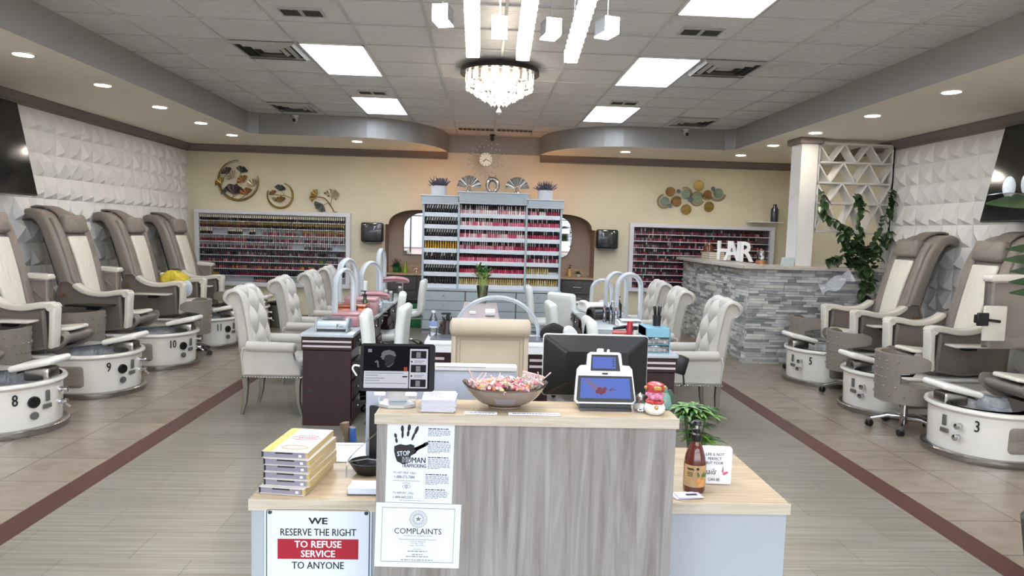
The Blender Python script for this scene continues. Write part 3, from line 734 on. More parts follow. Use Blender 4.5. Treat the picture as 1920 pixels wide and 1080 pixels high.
cs=[(-.74,5.82,.08,'white leather technician chair turned beside the manicure table end beside the desk'),(-.96,6.35,pi-.05,'white leather technician chair drawn up behind the tablet screen, facing the pink boxes'),(-1.13,7.55,pi+.1,'white leather technician chair at the middle of the table with the pink boxes'),(-1.08,9.68,pi,'white leather technician chair facing sideways in front of the grey polish cabinet drawers'),
 (.86,9.05,.0,'white leather technician chair in front of the grey cabinet, beside the bamboo table'),(.95,6.96,.05,'narrow-looking white technician chair behind the white paper roll'),(1.12,8.2,.75,'broad-backed white technician chair near the dark sink cabinet'),(1.15,5.66,0,'white technician chair with a black garment over its back')]
for i,(x,y,a,l) in enumerate(cs):
    if i==0: c0.location=(x,y,0); c0.rotation_euler=(0,0,a); c0['label']=l; c0['group']='white technician chairs'
    else: dup(c0,(x,y,0),a,l)
# ---- manicure tables
mahog=mat('mahogany','2C1416',.38,var=.25,vs=4,stretch=(6,6,.6),coat=.1,spec=.3)
topm=mat('grey_glass_top','B9C0C2',.15,var=.06,vs=6)
inlay=mat('silver_inlay','C9BEC4',.35)
def table(lab,x0,x1,y0,y1,side,end=False):
    xc=(x0+x1)/2; t=thing('manicure_table',lab,'manicure table',(xc,y0,0),group='mahogany manicure tables'); hw=(x1-x0)/2; ln=y1-y0
    b=MB(); b.mat(topm); b.box(-hw-.02,hw+.02,-.015,ln-.005,.752,.782,.006,2); b.build('tabletop',t)
    for a,c in ((0,.36),(ln-.37,ln-.01)):
        b=MB(); b.mat(mahog); b.box(-hw,hw,a,c,.0,.64,.004,1); b.box(-hw-.012,hw+.012,a-.004,c+.004,.64,.752,.006,1); p=b.build('pedestal',t)
        b=MB(); b.mat(inlay)
        for z in (.675,.715): b.box(-hw+.0,hw-.0,a-.0065,a-.003,z-.008,z+.008)
        b.build('silver_inlay',p)
        for k in range(4):
            d=MB(); d.mat(mahog); z=.06+.17*k if k<3 else .66; h=.15 if k<3 else .085; xx=side*(hw+(.0 if k<3 else .012))
            d.box(xx-.0 if side>0 else xx-.016,xx+.016 if side>0 else xx,a+.02,c-.02,z,z+h,.004,1); dr=d.build('drawer',t)
            q=MB(); q.mat(chrome); q.sph((xx+side*.026,(a+c)/2,z+h/2),.012,8); q.build('knob',dr)
    b=MB(); b.mat(mahog); b.box(-side*hw-(.0 if side<0 else 0),-side*(hw-.02),.36,ln-.37,.15,.752); b.build('modesty_panel',t)
    if end:
        b=MB(); b.mat(blk); b.cyl((-hw+.06,-.001,.30),(-hw+.06,-.004,.30),.022,n=16); b.build('cable_hole',t)
for i,(y0,y1) in enumerate(((5.66,6.92),(6.94,8.18),(8.2,9.44))):
    table(f'mahogany manicure table with grey top, {["under the silver dust collector by the desk","middle one of its row with the pink boxes","last of its row, by the gold-capped polish rack"][i]}',-1.48,-1.08,y0,y1,1,i==0)
for i,(y0,y1) in enumerate(((5.02,6.3),(6.32,7.58),(7.6,8.86))):
    table(f'grey-topped mahogany manicure table on the stone bar side, {["under the teal drawers","middle one of its row","last of its row"][i]}',1.07,1.47 if i==0 else 1.60,y0,y1,-1)
t=thing('manicure_table','white-topped mahogany manicure table standing crosswise behind the beige chair','manicure table',(.05,5.62,0))
b=MB(); b.mat(mat('white_top','E9ECEE',.25)); b.box(-.50,.50,-.28,.22,.752,.785,.008,2); b.box(-.5,.5,-.28,.22,.70,.752,.004,1); b.build('tabletop',t)
for s in (-1,1):
    b=MB(); b.mat(mahog); b.box(s*.49 if s<0 else .2,-.2 if s<0 else .49,-.26,.2,0,.70,.004,1); p=b.build('pedestal',t)
    b=MB(); b.mat(inlay)
    for z in (.60,.65): b.box(s*.4-.06,s*.4+.06,-.264,-.259,z-.01,z+.01)
    b.build('silver_inlay',p)
    b=MB(); b.mat(mat('smoked_panel','6B7074',.2)); b.prism([(s*.22,-.2),(s*.46,-.2),(s*.44,.02),(s*.24,.02)],.786,.80); b.build('dust_vent',t,'grey dust vent let into the white top')
b=MB(); b.mat(mahog); b.box(-.2,.2,.14,.18,.2,.70); b.build('modesty_panel',t)
# ================================================================ BACK WALL
cabm=mat('grey_cabinet','A9B4B8',.4); cabl=mat('white_shelf','D9DEE2',.4); cabin=mat('inside_and_gap_shade','6F6C69',.7)
t=thing('polish_cabinet','wide pale grey polish display cabinet with drawers below, in the middle of the back wall','display cabinet',(.135,11.0,0))
# local x: -1.12..1.12, front at y=0
b=MB(); b.mat(cabm); b.box(-1.12,1.12,-.02,.42,.06,.72,.003,1); b.mat(cabin); b.box(-1.115,1.115,-.03,-.02,.065,.715); b.mat(cabm); b.box(-1.1,1.1,0,.4,0,.06); b.box(-1.14,1.14,-.05,.42,.70,.735,.006,2); b.build('drawer_base',t)  # dark sheet behind the drawer fronts paints the shade in their gaps
for i,(x0,x1) in enumerate(((-1.1,-.42),(-.40,.40),(.42,1.1))):
    for j in range(4):
        if i==1 and j==0: pass
        d=MB(); d.mat(cabm); z=.075+.155*j; d.box(x0,x1,-.045,-.03,z,z+.148,.003,1); dr=d.build('drawer',t)
        k=MB(); k.mat(chrome); k.sph(((x0+x1)/2,-.06,z+.09),.014,8); k.build('knob',dr)
b=MB(); b.mat(cabin); b.box(-1.1,1.1,.30,.32,.72,2.2); b.build('back_panel',t)
for x in (-1.115,-.545,.55,1.115): MB().mat(cabm).box(x-.018,x+.018,.06,.32,.735,2.10,.002,1).build('upright',t)
for x0,x1,z0,z1 in ((-1.15,-.545,2.10,2.215),(-.565,.57,2.12,2.285),(.55,1.15,2.08,2.195)):
    b=MB(); b.mat(cabm); b.box(x0,x1,.03,.34,z0,z1,.004,1); b.mat(cabl); b.box(x0-.012,x1+.012,.015,.35,z1,z1+.018,.004,1); b.box(x0-.004,x1+.004,.022,.34,z0-.012,z0,.003,1); b.build('cornice',t)
COLS=((-1.097,-.563,'narrow column beside the pink hand rests'),(-.527,.532,'middle column'),(.568,1.097,'narrow column beside the dark sink cabinet'))
SHZ=[.80+.192*j for j in range(7)]
for i,(x0,x1,_) in enumerate(COLS):
    for z in SHZ:
        b=MB(); b.mat(cabl); b.box(x0,x1,.075,.30,z-.035,z-.005,.002,1); b.box(x0,x1,.17,.30,z-.005,z+.035,.002,1) if i>0 else None; b.box(x0,x1,.065,.08,z-.065,z+.004,.002,1); b.build('shelf',t)
# warm strip lamp on top of the cabinet, behind its cornice
wl=emis('warm_strip','FFAA58',26)
for x0,x1,lab in ((-.99,-.43,'warm light strip lying behind the cornice on the side beside the pink hand rests'),(.70,1.26,'warm light strip lying behind the cornice on the side beside the dark sink cabinet')):
    q=MB(); q.mat(wl); q.box(x0,x1,11.36,11.39,2.20,2.222); tag(q.build('light_strip'),lab,'light strip',group='warm strips on the cabinet')
# ---- bottles
capb=mat('cap_black','17151A',.25); caps=mat('cap_silver','C9C6C4',.2,.6); capg=mat('cap_gold','B79A4E',.25,.7); capw=mat('cap_cream','DDD3B4',.3)
def bottle_mesh(name,body,cap,kind=0):
    b=MB()
    if kind==0:   # round lacquer bottle, tall cap
        b.mat(body); b.lathe([(.001,0),(.0145,0),(.016,.004),(.016,.042),(.008,.05)],10); b.mat(cap); b.lathe([(.0085,.05),(.0095,.053),(.0075,.10),(.001,.102)],10)
    elif kind==1: # gel bottle, slanted swatch on the cap
        b.mat(capb); b.lathe([(.001,0),(.015,0),(.016,.005),(.016,.05),(.009,.058),(.009,.085),(.001,.087)],10); b.mat(body); b.box(-.009,.009,-.004,.002,.06,.125,.004,1,M=RY(R(14)))
    else:         # slim tube
        b.mat(body); b.lathe([(.001,0),(.012,0),(.013,.06),(.009,.07)],8); b.mat(cap); b.lathe([(.009,.07),(.008,.115),(.001,.117)],8)
    o=b.build(name); me=o.data; bpy.data.objects.remove(o); return me
def lac(i,h): return mat('lacquer_%d'%i,h,.15,coat=.6)
PINK=[lac(i,h) for i,h in enumerate(('F0D5D3','E7A9AE','DB7F8F','CF5C77','C23D5F','B02A4A','A03A55','D98FA0','F3E6E2','C9A0A4','8E2A46','E3B7B5'))]
pk_mesh=[bottle_mesh('nail_polish_bottle',m,c) for m in PINK for c in (caps,capb)]
gold_mesh=[bottle_mesh('nail_polish_bottle',lac(20+i,h),capg,2) for i,h in enumerate(('C7B07A','BFA25E','D9C9A0'))]
gel={ 'dark':bottle_mesh('gel_bottle',lac(30,'2A2830'),capb,1),'pale':bottle_mesh('gel_bottle',lac(31,'DAD8D2'),capb,1),'gold':bottle_mesh('gel_bottle',lac(32,'D7A520'),capb,1)}
goldt=bottle_mesh('gel_bottle',lac(33,'D29B1E'),lac(34,'E0B030'),2); gel['gold']=goldt
rnd=random.Random(11)
def place(name,me,x,y,z,lab,cat,grp,rz=0,tilt=0):
    o=bpy.data.objects.new(name,me); COL.objects.link(o); o.location=(x,y,z); o.scale=(1.08,1.08,1.34 if name[0]=='n' else 1.2); o.rotation_euler=(0,tilt,rz); o['label']=lab; o['category']=cat; o['group']=grp; return o
NUM=('bottom','second','third','fourth','fifth','sixth','top')
CX0,CY0=.135,11.0
TIER=[]
for j,z in enumerate(SHZ):
    # narrow gel column
    kind=('dark','pale','dark','gold','pale','pale','pale')[j]; wd={'dark':'black','pale':'black and clear','gold':'bright gold'}[kind]
    for k in range(13):
        if j==0 and k in (3,5): continue
        place('gel_bottle',gel[kind] if rnd.random()<.85 or kind=='gold' else gel['pale'],CX0-1.097+.022+k*.0405,CY0+.12+rnd.uniform(-.01,.01),z+.001,f'small {wd} gel bottle, {NUM[j]} shelf of cabinet column by the pink hand rests','bottle',f'gel bottles on the {NUM[j]} cabinet shelf',rnd.uniform(-.3,.3))
    # middle column
    n=30
    for k in range(n):
        f=k/n
        if j==0: me=rnd.choice(gold_mesh); cw='gold-topped'
        else:
            base={6:[0,8,1,9],5:[8,0,11,3] if f<.6 else [2,7,9,6],4:[1,2,3,0],3:[7,6,2,9],2:[3,4,7,2],1:[4,3,10,5]}[j]
            me=pk_mesh[2*rnd.choice(base)+(0 if (j>=3 and rnd.random()<.7) else 1)]; cw='pink or rose'
        place('nail_polish_bottle',me,CX0-.527+.018+k*.0353,CY0+.12,z+.001,f'small {cw} nail polish bottle, {NUM[j]} shelf of the grey cabinet middle column','bottle',f'polish bottles on the {NUM[j]} middle cabinet shelf')
        if j>0: TIER.append((CX0-.51+k*.0353,CY0+.20,z+.036,PINK[rnd.choice(base)]))
    n=14
    for k in range(n):
        if j==1:
            if k>9: continue
            me=gold_mesh[k%3]; cw='gold-topped'
        elif j==0: me=rnd.choice(gold_mesh); cw='gold-topped'
        else:
            base={6:[6,8,1,10],5:[3,3,2,4],4:[4,10,5],3:[10,5,4],2:[6,10,9]}[j]; me=pk_mesh[2*rnd.choice(base)+(0 if rnd.random()<.5 else 1)]; cw='pink or dark rose'
        place('nail_polish_bottle',me,CX0+.568+.02+k*.0372,CY0+.12,z+.001,f'small {cw} polish bottle, {NUM[j]} shelf of cabinet column by charcoal sink','bottle',f'polish bottles on the {NUM[j]} side cabinet shelf')
# ---- wall racks
rackw=mat('rack_white','DADDE2',.4); rackb=mat('rack_back','A4A8AE',.5)
def rack(name,lab,x0,x1,z0,z1,n,back):
    t=thing(name,lab,'polish rack',((x0+x1)/2,YB,z0)); w=(x1-x0)/2; h=z1-z0
    b=MB(); b.mat(rackw)
    b.box(-w,w,-.10,0,0,.07,.004,1); b.box(-w,w,-.10,0,h-.07,h,.004,1); b.box(-w,-w+.075,-.10,0,.07,h-.07,.004,1); b.box(w-.075,w,-.10,0,.07,h-.07,.004,1); b.build('frame',t)
    b=MB(); b.mat(back); b.box(-w+.07,w-.07,-.01,-.001,.07,h-.07); b.build('back_panel',t)
    zs=[.07+(h-.14)*j/n for j in range(n)]
    for z in zs:
        if z>.08:
            b=MB(); b.mat(rackw); b.box(-w+.075,w-.075,-.085,-.01,z-.012,z,.002,1); b.build('shelf',t)
    return [z0+z for z in zs]
Z1=rack('polish_rack','long white wall rack of gold-capped polish bottles beside spa chair 12',-5.0,-2.33,.60,1.92,10,rackb)
Z2=rack('polish_rack','long white wall rack of dark red polish bottles behind the stone bar',2.585,5.2,.68,1.90,9,mat('rack_back_dark','5D4A50',.5))
DK=[lac(50+i,h) for i,h in enumerate(('3A1B28','5A1A2E','6C2834','7C2C38','2A2028','4C2A3A','6A3040','84434E','44464C','77757A','A56A70','30404A','923E34','A8742A','6B7A35'))]
b=MB()
def mini(b,x,y,z,body,cap,h=.099):
    b.mat(body); b.lathe([(.0165,0),(.0172,h*.48),(.010,h*.54)],6,T(x,y,z)); b.mat(cap); b.lathe([(.0125,h*.52),(.0105,h),(.001,h+.001)],6,T(x,y,z))
for j,z in enumerate(Z1):   # counted from the bottom
    for k in range(68):
        f=k/68; x=-4.905+k*.0366; r=j
        if r==0 and not (.04<f<.12 or .36<f<.52): continue
        if r==5 and (.63<f<.72 or f>.9): continue
        if r==7 and (.08<f<.19 or .29<f<.33 or .38<f<.42): continue
        if r==3 and f>.95: continue
        if r==9: bd,cp=(DK[4] if rnd.random()<.8 else DK[8]),capw
        elif r==8: bd,cp=((DK[rnd.choice((1,5))],capg) if f<.32 else (DK[4],capg))
        elif r==7: bd,cp=((DK[4],capw) if f<.42 else (DK[rnd.choice((10,6,9,7))],capg if f>.7 else caps))
        elif r==6: bd,cp=(DK[rnd.choice((12,3,2) if f<.3 else (8,4,11,6) if f<.5 else (6,9,10,5))],caps)
        elif r in (5,): bd,cp=DK[rnd.choice((9,6,10,5,8))],caps
        elif r==4: bd,cp=DK[rnd.choice((9,5,4,8,9,6))],capb
        elif r==3: bd,cp=DK[rnd.choice((6,9,10,14 if f>.66 else 6,8))],capb
        elif r==2: bd,cp=DK[rnd.choice((6,7,10,13,5))],capb
        elif r==1: bd,cp=DK[rnd.choice((12,13) if f<.12 else (11,4,11) if f<.25 else (2,3,1) if f<.5 else (4,8,5))],capb
        else: bd,cp=DK[rnd.choice((3,10,9))],capb
        mini(b,x,YB-.05,z+.001,bd,cp)
for x,y,z,m in TIER: mini(b,x,y,z+.001,m,capb,.125)
for j,z in enumerate(Z2):
    for k in range(68):
        x=2.69+k*.0354
        if rnd.random()<.02 or (j==7 and k>62): continue
        mini(b,x,YB-.05,z+.001,DK[rnd.choice((0,1,2,3,1,2,6,7,2,3,8,9,10) if k%9 else (9,10,8))],capb if rnd.random()<.85 else caps)
tag(b.build('rack_polish_bottles'),'dense rows of tiny gold-capped and dark red polish bottles filling both wall racks','bottles',kind='stuff')

# ---- niches with sinks
stonec=mat('granite_top','B59C80',.3,var=.25,vs=40); darkc=mat('charcoal_cabinet','4A4846',.45)
mirm=mat('mirror_glass','E8EEF0',.02,1); mfr=mat('mirror_frame','3A3836',.4)
def faucet(x,y,z,lab):
    t=thing('faucet',lab,'faucet',(x,y,z)); b=MB(); b.mat(chrome); b.lathe([(.03,0),(.028,.012),(.016,.02),(.014,.07)],14); b.tube(bez([(0,0,.05),(0,.0,.16),(0,-.04,.2),(0,-.10,.18),(0,-.12,.13)],5),.011,8); b.build('spout',t)
    for s in (-1,1):
        b=MB(); b.mat(chrome); b.lathe([(.024,0),(.02,.02),(.012,.03),(.01,.05),(.016,.06),(.001,.065)],12,T(s*.11,0,0)); b.box(-.04,.04,-.007,.007,.06,.072,.003,1,M=T(s*.12,0,0)); b.build('tap_handle',t)
def niche(x0,x1,lab,mx,mshape):
    t=thing('vanity_cabinet',f'charcoal sink cabinet with stone top in the arched niche {lab}','sink cabinet',((x0+x1)/2,YB,0)); w=(x1-x0)/2-.002
    b=MB(); b.mat(darkc); b.box(-w,w,.03,.49,.10,.86); b.mat(blk); b.box(-w,w,.08,.49,0,.10); b.build('carcass',t)
    for i in range(2):
        a=-w+.01+i*w; c=a+w-.02
        for z0,z1 in ((.60,.84),(.12,.585)):
            d=MB(); d.mat(darkc); d.box(a,c,.012,.03,z0,z1,.003,1); d.box(a+.05,c-.05,.009,.013,z0+.05,z1-.05,.002,1); dr=d.build('drawer_front' if z0>.5 else 'door',t)
            h=MB(); h.mat(steel); zz=(z0+z1)/2 if z0>.5 else z1-.06; h.cyl(((a+c)/2-.07,-.012,zz),((a+c)/2+.07,-.012,zz),.007,n=8); h.cyl(((a+c)/2-.06,-.012,zz),((a+c)/2-.06,.012,zz),.005,n=6); h.cyl(((a+c)/2+.06,-.012,zz),((a+c)/2+.06,.012,zz),.005,n=6); h.build('handle',dr)
    b=MB(); b.mat(stonec); b.box(-w,w,-.012,.49,.86,.895,.004,1); b.box(-w,w,.465,.49,.895,1.03,.003,1); b.build('stone_top',t)
    m=thing('arched_mirror',f'black-framed mirror hanging in the niche {lab}','mirror',(mx,YB+.495,1.22)); hw=.33; H=.75
    if mshape=='arch': pr=[(-hw,0),(hw,0)]+[(hw*cos(pi*k/24),H-.30+.30*sin(pi*k/24)) for k in range(25)]
    else: pr=[(hw*(abs(cos(a))**.6)*(1 if cos(a)>0 else -1),H/2+H/2*(abs(sin(a))**.7)*(1 if sin(a)>0 else -1)) for a in [2*pi*k/40 for k in range(40)]]
    b=MB(); b.mat(mfr); Q=RX(pi/2); b.prism([(x*1.035,-.012+z*1.025) for x,z in pr],-.0,.02,M=Q); b.build('frame',m)
    b=MB(); b.mat(mirm); b.prism(pr,.02,.0215,M=Q); b.build('mirror_glass',m)
niche(NL[0],NL[1],'beside the gold-capped polish rack',-1.13,'arch'); niche(NR[0],NR[1],'beside the dark red polish rack',1.29,'oval')
faucet(-1.10,12.43,.895,'tall curved faucet with two taps in the niche beside the gold-capped polish rack')
faucet(1.2,12.43,.895,'curved faucet with two taps in the niche beside the dark red polish rack')
leafm=mat('leaf_green','2F5B28',.4,var=.3,vs=20); leafd=mat('leaf_dark','2A4220',.4,var=.3,vs=15); leafb=mat('leaf_bright','567A30',.4,var=.25,vs=15)
def leaf(b,base,d,L,w,curl=.25,n=6,up=(0,0,1)):
    """curved pointed leaf blade of real width from base along d"""
    d=Vector(d).normalized(); s=d.cross(Vector(up)); s=s.normalized() if s.length>.01 else Vector((1,0,0)); nn=s.cross(d); base=Vector(base); vs=[]; fs=[]
    for i in range(n+1):
        f=i/n; c=base+d*L*f-Vector((0,0,1))*curl*L*f*f; ww=w*max(.02,sin(pi*min(1,f*.92+.06))**.8)
        vs+= [c-s*ww+nn*ww*.35, c, c+s*ww+nn*ww*.35]
    for i in range(n):
        a=3*i; fs+=[[a,a+1,a+4,a+3],[a+1,a+2,a+5,a+4]]
    k=len(vs); vs+=[v-nn*.0012 for v in vs]; fs+=[[q+k for q in f][::-1] for f in fs]
    b.add(vs,fs)
def rdir(r,el0,el1):
    a=r.uniform(0,2*pi); e=r.uniform(el0,el1); return (cos(a)*cos(e),sin(a)*cos(e),sin(e))
t=thing('potted_plant','small bushy green plant on the sink counter beside the gold-capped polish rack','plant',(-1.55,12.34,.895))
b=MB(); b.mat(mat('green_pot','2C6B2E',.3)); b.lathe([(.001,0),(.05,0),(.075,.03),(.08,.09),(.07,.1),(.001,.095)],20); b.build('pot',t)
b=MB(); b.mat(leafm); r=random.Random(2)
for k in range(50): leaf(b,(r.uniform(-.05,.05),r.uniform(-.05,.05),.09),rdir(r,.2,1.4),r.uniform(.06,.14),.015)
b.mat(mat('flower_purple','5B4A52',.6))
for k in range(10): leaf(b,(r.uniform(-.03,.03),0,.1),rdir(r,1.0,1.5),.2,.008)
b.build('foliage',t)
t=thing('soap_bottle','bright green vase-shaped bottle on the sink counter beside the gold-capped polish rack','bottle',(-1.40,12.33,.895))
b=MB(); b.mat(mat('lime_glass','86B83A',.15)); b.lathe([(.001,0),(.04,0),(.045,.03),(.03,.1),(.016,.16),(.02,.2),(.001,.2)],16); b.build('body',t)
t=thing('soap_bottle','amber soap dispenser with black pump on the sink counter beside the dark red polish rack','bottle',(1.58,12.36,.895))
b=MB(); b.mat(mat('amber_soap','C7A56A',.2)); b.lathe([(.001,0),(.04,0),(.042,.1),(.035,.13),(.014,.15)],16); b.build('body',t)
b=MB(); b.mat(blk); b.lathe([(.016,.15),(.016,.17),(.006,.172),(.006,.2)],10); b.box(-.012,.045,-.01,.01,.2,.212,.003,1); b.build('pump',t)
t=thing('potted_plant','tiny green plant on the sink counter beside the dark red polish rack','plant',(1.74,12.34,.895))
b=MB(); b.mat(rackw); b.lathe([(.001,0),(.03,0),(.04,.05),(.001,.048)],14); b.build('pot',t)
b=MB(); b.mat(leafb); 
for k in range(30): leaf(b,(r.uniform(-.03,.03),r.uniform(-.03,.03),.045),rdir(r,.2,1.4),r.uniform(.05,.10),.012)
b.build('foliage',t)
# ---- towel dispensers
for x,lab in ((-1.94,'black paper towel dispenser on the wall between the gold-capped polish rack and its niche'),(2.17,'black paper towel dispenser on the wall between the dark red polish rack and its niche')):
    t=thing('towel_dispenser',lab,'towel dispenser',(x,YB,1.60))
    b=MB(); b.mat(mat('dispenser_black','222325',.2,coat=.4)); b.box(-.19,.19,-.22,0,-.17,.17,.035,3); b.build('cover',t)
    b=MB(); b.mat(mat('dispenser_window','3A3D42',.08)); b.box(-.12,.09,-.226,-.218,-.09,.11,.02,2); b.build('window_panel',t)
    b=MB(); b.mat(grayp); b.box(-.14,.14,-.2,-.03,-.19,-.165,.006,1); b.build('paper_slot',t)
# ---- wall art
gold=mat('antique_gold','8A7440',.35,.8,var=.2,vs=20); bronze=mat('bronze_leaf','7C5A34',.4,.7,var=.25,vs=18); plum=mat('plum_leaf','382C2E',.4,.5,var=.3,vs=18); teal=mat('teal_leaf','3C4644',.4,.5,var=.3,vs=18); pewter=mat('pewter_leaf','9A8F78',.4,.6)
def ginkgo(b,x,z,r,ang,m,y=-.035):
    b.mat(m); vs=[(0,0,0)]; n=18; a0,a1=-1.15,1.15; ring=[]
    for i in range(n+1):
        a=a0+(a1-a0)*i/n; q=r*(1-.12*abs(math.exp(-(a/.1)**2)))*(1+.04*sin(9*a)); ring.append((q*sin(a),-.010*abs(sin(6*a))-.01,q*cos(a)))
    vs=[(0,0,0)]+ring; vs2=[(p[0],p[1]+.004,p[2]) for p in vs]; k=len(vs)
    fs=[[0,i,i+1] for i in range(1,n+1)]; fs=fs+[[q+k for q in f][::-1] for f in fs]+[[i,i+k,i+1+k,i+1] for i in range(1,n+1)]
    b.add(vs+vs2,fs,T(x,y,z)@RY(ang),smooth=False)
def crescent(b,r,a0,a1,w=.035):
    b.mat(gold); n=60
    for rr in (r,r*.93):
        pts=[(rr*cos(a0+(a1-a0)*i/n)*1.0,-.02,rr*sin(a0+(a1-a0)*i/n)) for i in range(n+1)]
        b.tube(pts,[.004+.016*sin(pi*i/n) if rr==r else .004 for i in range(n+1)],6,flat=.8)
t=thing('wall_art','largest ring of metal ginkgo leaves above the gold-capped polish rack','wall art',(-4.27,YB,2.43),group='metal ginkgo wall art')
b=MB(); crescent(b,.345,R(90),R(375)); b.build('ring',t)
b=MB()
for x,z,r_,a,m in ((-.17,.14,.11,-.5,plum),(.05,.16,.12,.3,teal),(-.07,.08,.11,-.9,pewter),(-.28,-.04,.11,-.7,gold),(.10,-.0,.12,-.6,bronze),(-.08,-.22,.19,.1,plum),(.15,-.22,.13,-.3,bronze),(.26,-.06,.12,-.2,pewter),(-.22,-.2,.07,-.6,teal)): ginkgo(b,x,z-.03,r_,a,m)
b.build('leaf_cluster',t)
b=MB(); b.mat(gold)
for p in (((-.1,-.3),(-.05,-.1),(.05,.15)),((-.1,-.3),(.1,-.15),(.27,-.08)),((.0,-.33),(.08,-.28),(.16,-.2)),((-.3,-.1),(-.24,.05),(-.17,.14))): b.tube([(x,-.02,z) for x,z in p],.005,6)
b.build('stem',t)
t=thing('wall_art','smaller ring of metal ginkgo leaves, middle of three above the gold-capped polish rack','wall art',(-3.56,YB,2.20),group='metal ginkgo wall art')
b=MB(); crescent(b,.222,R(160),R(430)); b.build('ring',t)
b=MB()
for x,z,r_,a,m in ((.0,.07,.11,.2,teal),(-.10,.0,.08,-.5,bronze),(.02,-.13,.11,-.2,bronze),(-.09,-.11,.07,.4,pewter)): ginkgo(b,x,z,r_,a,m)
b.build('leaf_cluster',t)
b=MB(); b.mat(gold); b.tube([(.2,-.02,-.05),(.08,-.02,.0),(-.08,-.02,.0)],.005,6); b.tube([(.08,-.02,0),(.02,-.02,.08)],.004,6); b.build('stem',t)
t=thing('wall_art','single branch of metal ginkgo leaves beside the towel dispenser, no ring','wall art',(-2.79,YB,2.13),group='metal ginkgo wall art')
b=MB(); b.mat(bronze); b.tube(bez([(.17,-.02,-.2),(.1,-.02,-.08),(.0,-.02,.04),(-.12,-.02,.06)],6),.008,6); b.tube([(.1,-.02,-.06),(.13,-.02,.07)],.005,6); b.tube([(.05,-.02,-.04),(-.02,-.02,-.08)],.005,6); b.tube([(.17,-.02,-.2),(.22,-.02,-.19)],.006,6); b.build('stem',t)
b=MB(); ginkgo(b,-.12,.06,.13,-1.2,gold); ginkgo(b,.13,.06,.14,.2,pewter); ginkgo(b,-.03,-.06,.14,-2.4,teal)
for x,z in ((.0,.13),(.06,.08),(.19,.03)): b.mat(bronze); b.sph((x,-.02,z),.014,8)
b.build('leaf_cluster',t)
t=thing('wall_art','wide cluster of gold and green metal discs above the dark red polish rack','wall art',(3.68,YB,2.37))
discg=mat('disc_green','6F7F70',.35,.5,var=.2,vs=30); discb=mat('disc_blue','5B6C78',.35,.5)
S=1.66/1920*1.12; b=MB()
def dc(px,pz,pr,m): 
    x=(px-985)*.00088*1.0; z=-(pz-520)*.00088; r_=pr*.00088
    b.mat(m); b.lathe([(.001,-.012),(r_*.3,-.004),(r_*.9,-.001),(r_,.006),(r_,.0)],24,T(x,-.045 if m is discg else -.03,z)@RX(pi/2))
for p in ((545,405,95),(1120,265,105),(685,605,95),(885,750,105),(1310,430,85),(1350,680,102)): dc(*p,gold if p[2]>100 else bronze)
for p in ((435,600,90),(855,440,95),(1100,530,95),(1520,400,95)): dc(*p,discg)
for p in ((710,390,42),(550,690,42),(955,550,48),(1415,315,42)): dc(*p,discb)
b.build('disc_cluster',t)
b=MB(); b.mat(gold)
for px,pz,pr,a0,a1 in ((435,600,145,100,300),(855,440,140,-60,120),(1100,530,145,20,170),(1100,530,145,200,340),(1310,430,120,180,330),(1520,400,165,190,350),(685,605,120,30,200)):
    for q in (1,.84): b.tube([((px-985)*.00088+pr*q*.00088*cos(R(a)),-.02,-(pz-520)*.00088+pr*q*.00088*sin(R(a))) for a in range(a0,a1+1,10)],.005,6)
b.build('ring',t)
# ---- sunburst clock
t=thing('sunburst_clock','round silver sunburst clock with crystal-tipped rays above the cabinet','clock',(-.0,YB,2.93))
b=MB(); b.mat(mat('silver_face','D6D3CC',.25,.3)); b.lathe([(.001,.03),(.115,.03),(.125,.02),(.125,0)],40,RX(pi/2)); b.build('dial',t)
b=MB(); b.mat(drk)
for k in range(12):
    a=pi/6*k; b.box(-.004,.004,-.034,-.031,.085,.108,M=RY(a))
b.build('hour_mark',t)
b=MB(); b.mat(blk); b.box(-.005,.005,-.038,-.034,-.01,.09,M=RY(R(112))); b.box(-.007,.007,-.038,-.034,-.01,.065,M=RY(R(-130))); b.build('hand',t)
b=MB(); b.mat(steel)
for k in range(40):
    a=2*pi*k/40; L_=(.33,.25,.29,.22)[k%4]; b.cyl((.12*sin(a),-.015,.12*cos(a)),(L_*sin(a),-.015,L_*cos(a)),.002,n=5)
b.mat(crysg)
for k in range(40):
    a=2*pi*k/40; L_=(.33,.25,.29,.22)[k%4]; b.sph((L_*sin(a),-.018,L_*cos(a)),.011,6,1,.7,1.4)
b.build('ray_burst',t)
# ---- decor on the cabinet
silv=mat('antique_silver','B5B2AC',.22,.9)
lav=mat('lavender','6A6477',.7,var=.3,vs=30); lavg=mat('lavender_stem','4C5A4E',.6)
for x,z,lab in ((-.75,2.235,'white tub of artificial lavender on top of the cabinet, end beside the gold-capped rack'),(.98,2.215,'white tub of artificial lavender on top of the cabinet, end beside the dark red rack')):
    t=thing('lavender_planter',lab,'plant',(x,11.18,z),group='lavender tubs')
    b=MB(); b.mat(rackw); b.lathe([(.001,0),(.125,0),(.13,.01),(.132,.15),(.124,.15),(.12,.13),(.001,.13)],28); b.build('pot',t)
    b=MB(); r=random.Random(int(x*100))
    for k in range(150):
        d=Vector(rdir(r,.35,1.5)); p0=Vector((r.uniform(-.09,.09),r.uniform(-.09,.09),.13)); p1=p0+d*r.uniform(.08,.17)
        b.mat(lavg); b.cyl(p0,p1,.003,.002,4); b.mat(lav); b.cyl(p1-d*.05,p1+d*.01,.008,.004,5)
    b.build('lavender_sprig',t)
